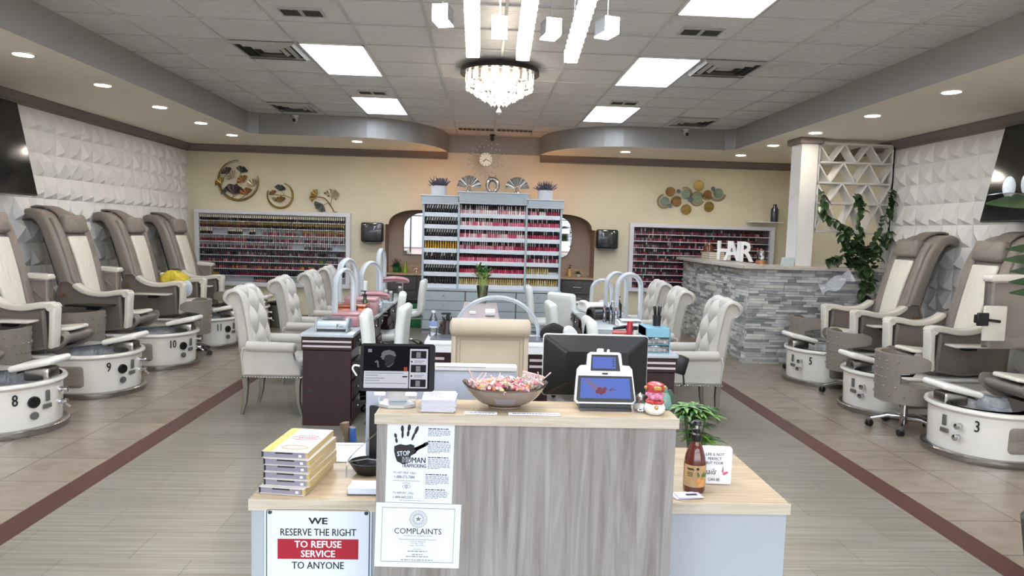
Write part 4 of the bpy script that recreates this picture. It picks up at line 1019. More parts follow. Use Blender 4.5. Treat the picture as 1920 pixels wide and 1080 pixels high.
for x,lab in ((-.26,'silver fan-shaped shell ornament beside the gold-capped rack, on the cabinet'),(.52,'silver fan-shaped shell ornament beside the dark red rack, on the cabinet')):
    t=thing('shell_ornament',lab,'ornament',(x,11.18,2.303),group='silver shell ornaments')
    b=MB(); b.mat(silv)
    def fan(u,v):
        a=(u-.5)*R(175); r_=.05+.145*v*(1+.02*cos(a*18)); return (r_*sin(a), -.02-.03*v+.012*cos(a*18)*v, .07+r_*cos(a)*.98)
    b.grid(fan,72,6); b.grid(lambda u,v: tuple(Vector(fan(u,v))+Vector((0,.012,0))),72,6); b.build('fan',t)
    b=MB(); b.mat(silv); b.lathe([(.001,0),(.06,0),(.055,.02),(.025,.035),(.03,.08),(.001,.10)],18); b.build('foot',t)
t=thing('cat_ornament','silver openwork figurine curled round a hole, under the clock on the cabinet','ornament',(.12,11.18,2.303))
b=MB(); b.mat(silv); b.tube([(.085*sin(a),0,.115+.105*-cos(a)) for a in [R(20+i*14) for i in range(24)]],[.02+.02*sin(pi*i/23) for i in range(24)],10,flat=.8)
b.lathe([(.001,0),(.07,0),(.06,.02),(.001,.03)],18); b.sph((-.03,-.01,.215),.04,12); b.cyl((-.05,-.01,.235),(-.065,-.01,.29),.014,.002,6); b.cyl((.03,-.01,.215),(.05,-.01,.29),.016,.002,6); b.build('figure',t)
# ================================================================ BAR
gr=[mat('ledge_%d'%i,h,.65,bump=.5,bs=18,var=.12,vs=10) for i,h in enumerate(('CBCBC8','BDBDBB','ABACAB','9B9C9C','D6D5D1','8B8D8E','C4C3BE'))]
t=thing('stone_bar','bar counter clad in grey stacked ledge stone with a pale top','bar counter',(0,0,0))
b=MB(); b.mat(gr[2]); b.box(3.545,5.40,8.92,9.25,0,1.28); b.box(3.545,3.9,8.92,11.9,0,1.28); b.build('core',t)
b=MB(); r=random.Random(4)
def ledge(face):
    z=0
    while z<1.27:
        h=r.uniform(.026,.045); z1=min(z+h,1.28); s=0; end=1.87 if face else 2.98
        while s<end:
            L_=r.uniform(.08,.30); s1=min(s+L_,end); d=r.uniform(.008,.034); b.mat(r.choice(gr))
            if face: b.box(3.53+s,3.53+s1-.0015,8.925-d,8.93,z,z1-.0015,.002,1)
            else: b.box(3.55-d,3.55,8.9+s,8.9+s1-.0015,z,z1-.0015,.002,1)
            s=s1
        z=z1
ledge(True); ledge(False); b.build('stone_cladding',t)
b=MB(); b.mat(mat('bar_top','C3BDB4',.25,var=.06,vs=10)); b.prism([(3.44,8.82),(5.405,8.82),(5.405,9.3),(3.95,9.3),(3.95,11.95),(3.42,11.95),(3.40,10.5)],1.28,1.325); b.build('counter_top',t)
colm=mat('column_white','E6E6E2',.45)
b=MB(); b.mat(colm); b.box(4.17,4.40,8.95,9.25,1.325,3.03,.006,1)
for k in range(56): b.box(4.166,4.176,8.943,8.957,1.35+k*.03,1.368+k*.03,.002,1)
b.mat(crownm); b.box(4.12,4.45,8.9,9.3,2.95,3.03,.01,1); struct(b,'pillar')
# triangle lattice shelf
t=thing('triangle_shelf','white open shelf of triangular cells between the pillar and the relief wall','shelf',(4.42,8.98,0))
b=MB(); b.mat(colm); W2=1.04; zs=[1.80,2.18,2.45,2.72,2.965]
for z in zs: b.box(0,W2,0,.2,z-.011,z+.011,.002,1)
b.box(0,.022,0,.2,1.8,2.965,.002,1); b.box(W2-.022,W2,0,.2,1.8,2.965,.002,1)
def diag(x0,z0,x1,z1):
    d=Vector((x1-x0,z1-z0)); L_=d.length; a=math.atan2(d.y,d.x); b.box(0,L_,0,.2,-.010,.010,.002,1,M=T(x0,0,z0)@RY(-a))
for j,(za,zb) in enumerate(zip(zs,zs[1:])):
    n=3; w=W2/n
    for k in range(n):
        if j==0: diag(k*w,za,k*w+w/2,zb); diag(k*w+w/2,zb,k*w+w,za)
        else: diag(k*w,zb,k*w+w/2,za); diag(k*w+w/2,za,k*w+w,zb)
b.build('lattice',t)
# low shelf with dark bottle behind the pillar
t=thing('wall_shelf','short white shelf on the back wall beside the pillar','shelf',(5.0,12.0,1.98)); b=MB(); b.mat(colm); b.box(-.30,.30,-.1,.10,-.012,.012,.003,1); b.build('board',t)
t=thing('spray_bottle','dark blue bottle standing on the short white shelf beside the pillar','bottle',(5.16,11.98,1.992)); b=MB(); b.mat(mat('navy','2D3440',.25)); b.lathe([(.001,0),(.06,0),(.065,.02),(.065,.22),(.03,.27),(.03,.31),(.001,.315)],16); b.build('body',t)
# letters on the bar
ltr=mat('marquee_white','EDEDEA',.4)
for ch,x,y,a in (('H',3.70,10.34,-.55),('A',3.745,10.13,-.5),('I',3.78,9.95,-.5),('R',3.80,9.73,-.25)):
    b=MB(); b.mat(ltr); b.text(ch,.40,T(0,-.035,.1455),.022,.8,.07)
    tag(b.build('marquee_letter'),f'white standing block letter {ch} on the stone bar','letter',group='block letters on the bar',loc=(x,y,1.327),rz=a)
t=thing('checked_box','cream checked box lying on the far end of the bar','box',(3.70,10.85,1.325),.0)
b=MB(); b.mat(mat('check_cream','D9D2C2',.7)); b.box(-.12,.12,-.2,.2,0,.12,.004,1); b.build('body',t)
b=MB(); b.mat(mat('check_brown','8A7A66',.7))
for k in range(6): b.box(-.1215,.1215,-.19+k*.07,-.175+k*.07,0,.1212)
for k in range(3): b.box(-.1212,.1212,-.2012,.2012,.02+k*.035,.028+k*.035)
b.build('check_pattern',t)
t=thing('brown_flower_jar','brown glass ornament behind the checked box on the bar','ornament',(3.76,11.25,1.325)); b=MB(); b.mat(mat('brown_glass','5A3020',.15)); b.lathe([(.001,0),(.07,0),(.09,.08),(.08,.2),(.03,.25),(.001,.25)],16); b.build('body',t)
t=thing('glass_cloche','small glass dome on a copper base beside the letter R on the bar','ornament',(3.92,9.45,1.325))
b=MB(); b.mat(mat('copper_base','A9744A',.35,.4)); b.lathe([(.001,0),(.075,0),(.075,.05),(.06,.055),(.001,.055)],20); b.build('base',t)
b=MB(); b.mat(glassm('clear_glass')); b.lathe([(.06,.055),(.062,.14),(.045,.19),(.02,.205),(.001,.208)],20); b.build('dome',t)
b=MB(); b.mat(rackw); b.tube([(.0,0,.06),(.02,0,.1),(-.01,0,.14),(.015,0,.17)],[.02,.02,.015,.006],8); b.build('figure',t)
for k in range(4): tag(MB().mat(mat('card_box','C7D0D2',.5)).box(-.07,.07,-.05,.05,0,.028,.002,1).build('card_box'),f'pale flat card box by the pillar on the bar, {("bottom","second","third","top")[k]} of its stack','box',group='card boxes on the bar',loc=(4.08+.003*k,8.98,1.326+.0285*k))
# trailing pothos
t=thing('pothos_plant','dark green trailing pothos on the bar, vines climbing the triangle shelf','plant',(5.02,8.93,1.325))
b=MB(); b.mat(mat('pot_dark','3B3A36',.5)); b.lathe([(.001,0),(.08,0),(.105,.13),(.095,.13),(.001,.115)],20); b.build('pot',t)
b=MB(); st=MB(); b.mat(leafd); st.mat(mat('vine_stem','4E5A32',.6)); r=random.Random(9)
def heart(p,d,L_):
    leaf(b,p,d,L_,L_*.42,.35,5)
for k in range(90): heart((r.uniform(-.22,.24),r.uniform(-.12,.06),r.uniform(.04,.30)),rdir(r,-.4,.9),r.uniform(.08,.14))
vines=[[(0,0,.15),(-.1,-.05,.45),(-.35,-.05,.62),(-.52,-.04,.72),(-.55,-.05,1.0)],[(0,0,.15),(-.04,-.06,.5),(-.05,-.06,.85),(-.12,-.06,.98)],[(.1,0,.15),(.22,-.05,.45),(.32,-.06,.8),(.33,-.05,1.05)],[(-.1,-.05,.15),(-.35,-.1,.15),(-.5,-.1,.10)],[(0,-.08,.1),(-.02,-.17,.0),(-.03,-.18,-.22),(0,-.18,-.38)],[(.05,-.08,.1),(.07,-.17,-.02),(.09,-.18,-.25)],[(.1,-.05,.2),(.28,-.06,.35),(.36,-.06,.5)],[(-.05,-.05,.2),(-.25,-.06,.4),(-.2,-.06,.55)]]
for v in vines:
    P=bez(v,7); st.tube(P,.004,5)
    for q in P[2:]:
        for _ in range(1 if r.random()<.5 else 2): heart(q,(r.uniform(-1,1),r.uniform(-1,-.1),r.uniform(-1.3,.1)),r.uniform(.08,.125))
b.build('foliage',t); st.build('vine_stem',t)
# clear plastic sheet hanging over spa chair 5
b=MB(); b.mat(mat('plastic_film','DDE3EC',.2,alpha=.28)); b.grid(lambda u,v:(4.35+.42*u, 8.50+.30*v+.02*sin(9*u), .98+.22*u+.10*sin(3.0*v)+.03*sin(11*u+3*v)),16,8)
b.grid(lambda u,v:(4.35+.42*u, 8.50+.30*v+.02*sin(9*u), .976+.22*u+.10*sin(3.0*v)+.03*sin(11*u+3*v)),16,8); tag(b.build('plastic_cover'),'crumpled clear plastic cover draped on the far arm of spa chair 5','plastic cover')
# ================================================================ TELEVISIONS
scr=mat('tv_screen','060607',.12,spec=.6)
def tv(lab,x,y0,y1,zc,s):
    t=thing('television',lab,'television',(x,(y0+y1)/2,zc)); w=(y1-y0)/2; M=RY(-s*R(11))
    b=MB(); b.mat(blk); b.box(-.02,.02,-w,w,-.5,.5,.006,1,M=M); b.build('case',t)
    b=MB(); b.mat(scr); b.box(s*.0205,s*.0215,-w+.012,w-.012,-.488,.488,M=M); b.build('screen',t)
    b=MB(); b.mat(grayp); b.box(-s*.02,-s*.15,-.1,.1,-.12,.12); b.build('bracket',t)
tv('large black television tilted down on the relief wall beside the gold-capped polish rack',-4.93,5.75,7.60,2.40,1)
tv('large black television with broad leaves in front, tilted down on the stone bar side',5.24,5.0,6.88,2.40,-1)
# broad leaves reaching in over the television side
t=thing('broad_leaf_plant','tall pot plant beside spa chair 3 whose broad leaves reach in front of the television','plant',(2.80,3.0,0))
b=MB(); b.mat(mat('pot_dark','3B3A36',.5)); b.lathe([(.001,0),(.14,0),(.19,.36),(.17,.36),(.001,.33)],24); b.build('pot',t)
b=MB(); b.mat(mat('vine_stem','4E5A32',.6)); b.tube(bez([(0,0,.33),(.03,.02,.9),(.02,.0,1.5),(0,0,1.9)],6),.012,6); b.build('stem',t)

b=MB(); b.mat(leafd); leaf(b,(-.02,0,1.88),(-1,-.02,-.0),.53,.042,.05,10,up=(0,-1,.25)); leaf(b,(0,0,1.90),(-.6,-.8,.3),.5,.05,.4,8); leaf(b,(0,0,1.9),(.7,.3,.4),.5,.06,.4,8)
for z,L_ in ((1.66,.40),(1.61,.405),(1.56,.40),(1.51,.395),(1.46,.38)): leaf(b,(0,.02*(z*50%3),z),(-1,0,.02),L_,.03,.04,6,up=(0,-1,.2))
r=random.Random(31)
for k in range(16):
    a=r.uniform(-1.5,1.5); leaf(b,(.01*cos(a),.01*sin(a),r.uniform(.9,1.95)),(cos(a),sin(a),r.uniform(.1,.8)),r.uniform(.35,.55),.05,.35,8)
b.build('foliage',t,'broad dark green leaves')
b=MB(); b.mat(mat('pale_bract','B9BEC0',.5,var=.15,vs=30)); b.sph((-.44,0,1.93),.05,14,.55,.4,1); b.sph((-.33,.02,1.95),.06,14,.6,.4,1); b.grid(lambda u,v:(-.53+.16*u,-.03+.05*v,1.893+.012*sin(3.14*u)),6,3); b.build('pale_bract',t,'pale grey rounded bracts')

t=thing('wall_socket','small white wall socket low on the back wall under the gold-capped polish rack','socket',(-3.93,YB,.50)); MB().mat(wpl).box(-.035,.035,-.008,0,-.057,.057,.004,1).build('plate',t); MB().mat(grayp).box(-.012,.012,-.0095,-.008,-.04,-.012).box(-.012,.012,-.0095,-.008,.012,.04).build('outlet_hole',t)
t=thing('storage_crate','green storage crate with a black lid on the floor before the sink cabinet','crate',(-1.16,11.72,0)); b=MB(); b.mat(mat('crate_green','1E6B43',.5)); b.box(-.2,.2,-.14,.14,0,.42,.012,2); b.build('body',t); b=MB(); b.mat(blk); b.box(-.21,.21,-.15,.15,.42,.50,.01,2); b.build('lid',t)
# ================================================================ RECEPTION DESK
def woodmat(name,c1,c2,rough,scale,along):
    m,nt,bs=nodes(name,rough); N,L=nt.nodes,nt.links
    tc=N.new('ShaderNodeTexCoord'); mp=N.new('ShaderNodeMapping'); mp.inputs['Scale'].default_value=scale; L.new(tc.outputs['Object'],mp.inputs[0])
    n1=N.new('ShaderNodeTexNoise'); n1.inputs['Scale'].default_value=1; n1.inputs['Detail'].default_value=9; n1.inputs['Roughness'].default_value=.65; n1.inputs['Distortion'].default_value=1.3; L.new(mp.outputs[0],n1.inputs['Vector'])
    rp=N.new('ShaderNodeValToRGB'); rp.color_ramp.elements[0].position=.35; rp.color_ramp.elements[1].position=.66; rp.color_ramp.elements[0].color=hexc(c1); rp.color_ramp.elements[1].color=hexc(c2); L.new(n1.outputs['Fac'],rp.inputs[0]); L.new(rp.outputs[0],bs.inputs['Base Color'])
    return m
oakv=woodmat('grey_oak_upright','78726E','9F9B97',.5,(22,22,1.2),'z')
oakh=woodmat('pale_oak_top','97846A','B5A386',.4,(2.0,22,2),'x')
oake=woodmat('pale_oak_edge','B5AA95','CFC5B4',.45,(3,3,60),'x')
white=mat('white_laminate','ABB2BA',.35)
t=thing('reception_desk','grey oak reception desk block with a pale oak counter and two lower white wings','reception desk',(0,0,0))
b=MB(); b.mat(oakv); b.box(-.312,.614,2.052,2.235,0,1.068,.001,1); b.build('front_block',t)
b=MB(); b.mat(oakh); b.box(-.317,.619,2.045,2.24,1.07,1.1,.001,1); b.mat(oake); b.box(-.318,.620,2.0435,2.0455,1.069,1.101); b.build('counter_top',t)
b=MB(); b.mat(white); b.box(-.745,-.313,2.215,2.80,.0,.722,.001,1); b.box(.615,1.068,2.235,2.82,.0,.722,.001,1); b.box(-.313,.615,2.78,2.80,.1,.722); b.build('white_wing',t)
b=MB(); b.mat(oakh); b.box(-.752,1.075,2.237,2.83,.724,.76,.001,1); b.box(-.752,-.318,2.21,2.237,.724,.76,.001,1); b.box(.62,1.075,2.225,2.237,.724,.76,.001,1); b.mat(oake); b.box(-.753,-.319,2.2085,2.2105,.723,.761); b.box(.621,1.076,2.2235,2.2255,.723,.761); b.build('wing_top',t)
paper=mat('white_paper','DCE2EE',.7); ink=mat('black_ink','1E1C20',.6); inkg=mat('grey_ink','6E7078',.7)
def bars(b,x0,x1,z0,n,dz,y,h=.0022,seed=0,short=True,cen=False):
    r=random.Random(seed)
    for k in range(n):
        x=x0; xe=x1 if (k<n-1 or not short) else x0+(x1-x0)*r.uniform(.4,.8)
        if cen: q=(x1-x0)*r.uniform(0,.2); x=x0+q; xe=x1-q
        while x<xe:
            w=min(r.uniform(.004,.013),xe-x); b.box(x,x+w,y-.0002,y,z0-k*dz-h/2,z0-k*dz+h/2); x+=w+.0022
# stop poster   local: centre, facing -y ; 0.206 x 0.258
def poster(name,lab,cx,cz,y,w,h,tilt=0):
    t=thing(name,lab,'notice',(cx,y,cz)); t.rotation_euler=(0,R(tilt),0)
    b=MB(); b.mat(paper); b.box(-w/2,w/2,-.0006,0,-h/2,h/2); b.build('sheet',t); return t
t=poster('stop_poster','white poster with black handprint reading STOP HUMAN TRAFFICKING on the grey oak desk',-.1785,.9515,2.0515,.205,.262,1)
b=MB(); b.mat(ink); Y=-.0009
def blob(pts): b.prism([(p,q) for p,q in pts],0.0,.0004,M=T(0,Y,0)@RX(pi/2))
def ell(cx,cz,rx,rz,a=0,n=14): blob([(cx+rx*cos(q)*cos(a)-rz*sin(q)*sin(a), cz+rx*cos(q)*sin(a)+rz*sin(q)*cos(a)) for q in [2*pi*k/n for k in range(n)]])
blob([(-.080,.046),(-.062,.053),(-.045,.05),(-.03,.054),(-.019,.05),(-.017,.035),(-.004,.038),(.012,.046),(.018,.058),(.008,.056),(-.002,.047),(-.014,.026),(-.028,.018),(-.036,-.006),(-.05,-.01),(-.070,-.002),(-.076,.014),(-.080,.03)])
for cx,cz,rx,rz,a in ((-.077,.079,.0042,.008,.25),(-.074,.064,.0038,.008,.2),(-.057,.101,.0048,.011,.05),(-.056,.083,.0036,.012,.0),(-.0365,.105,.005,.011,-.12),(-.039,.087,.004,.010,-.1),(-.014,.098,.0048,.014,-.35),(-.023,.078,.0036,.014,-.35),(.014,.054,.012,.006,.6)): ell(cx,cz,rx,rz,a)
b.text('HUMAN',.0245,T(-.018,-.0021,.0035),.025,.80); b.text('TRAFFICKING',.0165,T(-.018,-.0013,-.0145),.02,.74)
b.mat(inkg); b.text('TO GET HELP, CALL',.0098,T(-.046,-.0009,-.037),.02,.8); b.text('1-888-373-7888',.0125,T(-.046,-.0009,-.0505),.025,.78); b.text('TO REPORT, CALL',.0098,T(-.048,-.0009,-.101),.02,.8); b.text('1-844-643-2251',.0125,T(-.048,-.0009,-.1145),.025,.78)
b.box(-.08,.002,-.0009,-.0006,-.0625,-.0612); 
for s in (1,-1): b.tube([(-.052+.026*k/10,-.0009,-.08+s*.0065*sin(pi*k/10)) for k in range(11)],.0006,4)
b.lathe([(.0022,0),(.0042,.0003),(.0042,0),(.0022,0)],12,T(-.039,-.0008,-.08)@RX(pi/2)); b.tube([(-.052,-.0009,-.071),(-.039,-.0009,-.0675),(-.026,-.0009,-.071)],.0006,4)
for z0,n,x0,x1 in ((.104,6,.022,.090),(.064,9,.022,.092),(.014,9,.024,.092),(-.040,8,.019,.09),(-.088,7,.019,.088)):
    b.mat(ink); bars(b,x0,x1-.006,z0,1,.004,Y,.003,n,False); b.mat(inkg); bars(b,x0,x1,z0-.006,n-1,.0041,Y,.0017,n+3)
b.mat(inkg); bars(b,-.06,.06,-.124,1,.004,Y,.0012,5); b.build('print',t)
b=MB(); b.mat(paper); b.text('HUMAN',.0245,T(-.018,-.0016,.0035),.085,.80); b.text('STOP',.0215,T(-.051,-.0017,.0235)@RY(R(-6)),.022,.76); b.build('white_lettering',t)
t=poster('complaints_notice','white landscape notice with a round star seal reading COMPLAINTS, taped below the handprint poster',-.181,.7165,2.0505,.262,.205,1)
b=MB(); b.mat(ink)
for x0,x1,z0,z1 in ((-.112,.112,.087,.0882),(-.112,.112,-.0855,-.0843),(-.112,-.111,-.0855,.088),(.111,.112,-.0855,.088)): b.box(x0,x1,-.0009,-.0006,z0,z1)
b.mat(inkg)
for r_ in (.0265,.0175): b.lathe([(r_-.0006,.0001),(r_-.0006,.0004),(r_+.0006,.0004),(r_+.0006,.0001),(r_-.0006,.0001)],32,T(0,-.0006,.053)@RX(pi/2))
for k in range(26):
    a=2*pi*k/26; b.box(-.0007,.0007,-.0003,0,.0195,.0245,M=T(0,-.0007,.053)@RY(a))
for k in range(20):
    a=2*pi*k/20; b.box(-.0012,.0012,-.0003,0,.0125,.0155,M=T(0,-.0007,.053)@RY(a))
b.prism([((.010 if k%2==0 else .004)*sin(pi*k/5),(.010 if k%2==0 else .004)*cos(pi*k/5)) for k in range(10)],0,.0004,M=T(0,-.0006,.053)@RX(pi/2))
b.mat(ink); b.text('COMPLAINTS',.0255,T(0,-.0009,.013),.009,.95)
b.mat(inkg)
for z,s,w in ((-.0005,'Complaints can be filed by mail to:',.0068),(-.0125,'Texas Department of Licensing & Regulation',.0068),(-.019,'Customer Assistance',.0062),(-.0255,'P.O. Box 12157',.0062),(-.032,'Austin, Texas 78711',.0062),(-.0435,'or email to',.0062)): b.text(s,w,T(0,-.0009,z),.006,.95)
for z,w in ((-.0505,.030),(-.061,.016),(-.0675,.034),(-.0785,.05)): bars(b,-w,w,z,1,.004,-.0009,.0026,int(-z*9999),False)
b.build('print',t)
# framed sign on the white wing
t=thing('refuse_service_sign','white sign with red band refusing service, on the desk wing','sign',(-.5245,2.213,.555))
sgn=mat('sign_white','DCE7F4',.3); navy=mat('sign_border','1F3B3E',.5); redm=mat('sign_red','A3182E',.45)
b=MB(); b.mat(sgn); b.prism(rrect(.352,.36,.012),0,.003,M=RX(pi/2)); b.build('panel',t)
b=MB(); b.mat(navy); P=[Vector((x,-.0034,z)) for x,z in rrect(.338,.346,.01)]; b.tube(P,.0016,6,closed=True); b.build('border',t)
b=MB(); b.mat(redm); b.box(-.133,.133,-.0038,-.003,.0035,.0725); b.build('red_band',t)
b=MB(); b.mat(ink); b.text('WE',.031,T(0,-.0034,.1335),.06,1.3); b.text('RESERVE THE RIGHT',.0345,T(0,-.0034,.0945),.02,.80); b.text('TO ANYONE',.035,T(0,-.0034,-.0195),.02,.84); b.build('lettering',t)
b=MB(); b.mat(mat('sign_letter_white','EEF2F6',.5)); b.text('TO REFUSE',.033,T(0,-.0042,.0535),.03,.95); b.text('SERVICE',.033,T(0,-.0042,.021),.03,.95); b.build('white_lettering',t)
b=MB(); b.mat(navy)
for s in (-1,1): b.lathe([(.001,.004),(.006,.003),(.007,0)],12,T(s*.158,-.003,.163)@RX(pi/2))
b.build('screw',t)
# ---------------------------------------------------------------- things on the counter (z 1.1)
CZ=1.1015
alum=mat('aluminium','C9CCD0',.3,.6)
t=thing('tablet_stand','white and silver tablet stand holding the tablet on the counter end beside the book stack','tablet stand',(-.262,2.135,CZ))
b=MB(); b.mat(alum); b.prism([(p*1.0,q*.62) for p,q in circ(0,.012,.062,8,a0=pi/8)],0,.009); b.build('base',t)
b=MB(); b.mat(wpl); M=T(0,.03,.01)@RX(R(18)); b.box(-.032,.032,-.006,.006,0,.075,.004,2,M=M); b.box(-.03,.03,-.006,.006,.0,.07,.004,2,M=T(0,.055,.07)@RX(R(-12))); b.cyl((-.034,.05,.075),(.034,.05,.075),.012); b.build('arm',t)
b=MB(); b.mat(wpl)
for s in (-.052,.045): b.box(s-.019,s+.019,-.018,.012,.036,.05,.004,2)
b.build('cradle_hook',t)
b=MB(); b.mat(wpl); b.tube(bez([(-.04,.0,.045),(-.055,.01,.03),(-.058,.02,.006),(-.03,.05,.004)],6),.0025,6); b.tube(bez([(.055,0,.045),(.06,.01,.02),(.045,.04,.006)],6),.0025,6); b.build('cable',t)
def onscreen(name): pass
t=thing('tablet','black tablet on the white stand, its bright screen showing a video page','tablet',(-.262,2.125,CZ+.048)); t.rotation_euler=(R(-14),0,R(2))
b=MB(); b.mat(mat('tablet_black','08080A',.25,spec=.15)); b.prism(rrect(.235,.150,.010),-.004,.004,M=T(0,0,.077)@RX(pi/2)); b.build('case',t)
def em(n,h,e=1.0): return mat('screen_'+n,'050506',.3,emit=e*.72,ecol=h,spec=0)
b=MB(); b.mat(em('dark','1B1A1E')); y=-.0046
def rc(x0,x1,z0,z1,m,dy=0): b.mat(m); b.box(x0,x1,y-.0002-dy,y-dy,z0,z1)
rc(-.107,.100,.010,.144,em('dark','1B1A1E')); rc(-.104,.035,.012,.065,em('page','D9DAE6'),.0002); rc(.038,.095,.012,.136,em('page','D9DAE6'),.0002)
for z0 in (.106,.062,.016): rc(.042,.090,z0,z0+.024,em('thumb','2E2D31'),.0004); rc(.058,.072,z0+.002,z0+.020,em('thumb2','8C8A8E'),.0006)
for z0 in (.099,.054): rc(.052,.085,z0-.002,z0,em('txt','8E90A0'),.0004); rc(.052,.078,z0-.007,z0-.005,em('txt','8E90A0'),.0004); rc(.042,.047,z0-.006,z0-.001,em('thumb','2E2D31'),.0004)
for z0,x1 in ((.059,.02),(.052,-.06),(.043,-.04),(.036,-.055),(.027,.03)): rc(-.100,x1,z0-.0014,z0+.0006,em('txt','8E90A0'),.0004)
rc(.016,.032,.046,.050,em('dark','1B1A1E'),.0004)
b.mat(em('face','77767B'))   # side-on head of a singer with a microphone on the video still
Q=T(-.038,y-.0003,.105)@RX(pi/2)
b.prism([(-.012,.002),(-.017,.004),(-.013,.009),(-.014,.016),(-.006,.024),(.010,.027),(.026,.022),(.032,.010),(.030,.006),(.014,.012),(.0,.010),(-.004,.004),(-.006,-.004),(-.012,-.003)],0,.0003,M=Q)
b.mat(em('face2','3A393D')); b.prism([(-.006,-.004),(-.004,.004),(.0,.010),(.014,.012),(.030,.006),(.026,-.014),(.012,-.026),(-.004,-.02),(.0,-.012)],0,.0003,M=Q)
b.mat(em('face','77767B')); b.prism([(-.034,-.010),(-.026,-.006),(-.022,-.010),(-.020,-.028),(-.024,-.03),(-.027,-.012),(-.033,-.014)],0,.0003,M=Q); b.prism([(.002,-.026),(.016,-.020),(.026,-.012),(.024,-.018),(.012,-.028)],0,.0003,M=Q)
rc(.020,.031,.066,.078,em('flame','C8583A',.8),.0003); rc(-.094,-.082,.124,.134,em('txt','8E90A0'),.0003)
b.build('screen',t)
b=MB(); b.mat(wpl); b.tube(bez([(-.118,.0,.08),(-.135,0,.082),(-.14,.0,.07),(-.128,.01,.05)],6),.003,6); b.build('charging_cable',t)
# card stack
PRT=None
for k in range(9):
    PRT=tag(MB().mat(mat('card_white','CBCBD6',.6)).box(-.052,.052,-.058,.058,0,.0042,.0006,1).build('price_card'),f'white printed card in the stack beside the tablet stand, {ord_[k] if k<8 else "ninth"} from the bottom','card',group='printed cards on the counter',loc=(-.127+.0008*((k*7)%5-2),2.128,CZ+.0044*k),rz=.012*((k*5)%7-3))
b=MB(); b.mat(mat('pink_print','8E7480',.7)); b.M=T(-.127,2.128,CZ+.0402)@RX(-pi/2); bars(b,-.04,.04,.035,5,.014,0,.003,3,True,True); b.M=I4
b.M=I4; _o=b.build('print'); _o.parent=PRT; _o.matrix_parent_inverse=(T(*PRT.location)@RZ(PRT.rotation_euler.z)).inverted()
# candy bowl
t=thing('candy_bowl','boat-shaped smoky glass bowl heaped with pink candies on the counter','bowl',(.080,2.152,CZ)); 
glb=mat('smoky_bowl','8A7A6C',.12,coat=.6,var=.25,vs=7); b=MB(); b.mat(glb)
def bowl(u,v,o=0):
    a=2*pi*u; r_=.25+.75*v**.8; z=.006+.058*v**1.7+ (.020*abs(cos(a))**6)*v**3
    return ((.138-o)*r_*cos(a), (.078-o)*r_*sin(a), z+o)
b.grid(lambda u,v:bowl(u,v),40,10); b.grid(lambda u,v:bowl(u,v,.004),40,10); b.lathe([(.001,0),(.034,0),(.036,.006),(.001,.008)],24,SCL(1.5,1,1)); b.build('bowl',t)
b=MB(); b.mat(mat('label_strip','948B8C',.5)); b.grid(lambda u,v:tuple(Vector(bowl(.70-.0+.10*u,.42+.3*v))*1.012),8,4); b.build('label_sticker',t)
wst=mat('wrapper_white','CDB4AE',.3); cands=[mat('candy_%d'%i,h,.3) for i,h in enumerate(('C4626C','B23C4E','D08C88','CC8450','D8B8A4','AE4C6A','CDBF88'))]
CM=[]
for m in cands:
    b=MB(); b.mat(m); b.sph((0,0,0),.0095,8,1.15,.85,.85); b.mat(wst); b.cyl((.009,0,0),(.019,0,.002),.002,.006,6); b.cyl((-.009,0,0),(-.019,0,.001),.002,.006,6)
    o=b.build('wrapped_candy'); CM.append(o.data); bpy.data.objects.remove(o)
r=random.Random(5)
for k in range(120):
    a=r.uniform(0,2*pi); q=math.sqrt(r.random())*.92; x=.125*q*cos(a); yy=.068*q*sin(a); z=.062+.020*(1-q*q)+r.uniform(-.006,.006)+.012*abs(cos(a))**6*q**3
    o=bpy.data.objects.new('wrapped_candy',r.choice(CM)); COL.objects.link(o); o.location=(.08+x,2.152+yy,CZ+z); o.rotation_euler=(r.uniform(-.6,.6),r.uniform(-.6,.6),r.uniform(0,6)); tag(o,'small wrapped candy heaped in the boat-shaped smoky bowl','candy',group='wrapped candies in the bowl')
b0=MB(); b0.mat(wst); b0.cyl((0,0,0),(0,0,.05),.0021,n=6); o=b0.build('candy_stick'); stm=o.data; bpy.data.objects.remove(o)
for k in range(20):
    x=r.uniform(-.10,.125); o=bpy.data.objects.new('lollipop_stick',stm); COL.objects.link(o); o.location=(.08+x,2.152+r.uniform(-.05,.035),CZ+.068+ (.012 if abs(x)>.1 else .004)); e=r.uniform(.3,1.25); o.rotation_euler=(r.uniform(-.5,.5),(1 if r.random()<.5 else -1)*e,r.uniform(0,1)); tag(o,'white paper lollipop stick poking out of the candy heap','candy stick',group='lollipop sticks in the bowl')
t=thing('silver_wrapper','flat silver and white snack wrapper leaning out of the candy bowl toward the payment screen','wrapper',(.165,2.15,CZ+.085)); b=MB(); b.mat(mat('foil','C9C6C4',.25,.6,bump=.5,bs=60)); b.box(-.034,.034,-.003,.003,-.02,.022,.002,1,M=RY(R(14))); b.mat(wst); b.box(-.036,.036,-.0035,.0035,.016,.027,.002,1,M=RY(R(14))); b.build('foil_body',t)
# taped lettering strips along the counter edge
for x0,x1,txt,lab in ((-.045,.055,'PLEASE SIGN IN','white paper strip with black lettering taped flat before the candy bowl'),(.09,.25,'CREDIT AND DEBIT CARDS','long white paper strip with lettering taped flat between the candy bowl and payment terminal')):
    t=thing('counter_label',lab,'label',((x0+x1)/2,2.068,CZ)); b=MB(); b.mat(paper); b.box(-(x1-x0)/2,(x1-x0)/2,-.014,.016,-.0003,.0004); b.build('strip',t)
    b=MB(); b.mat(inkg); b.M=T(0,.002,.0008)@RX(-pi/2); bars(b,-(x1-x0)*.42,(x1-x0)*.42,0,1,.01,0,.009,len(txt),False); b.M=I4; b.build('print',t)
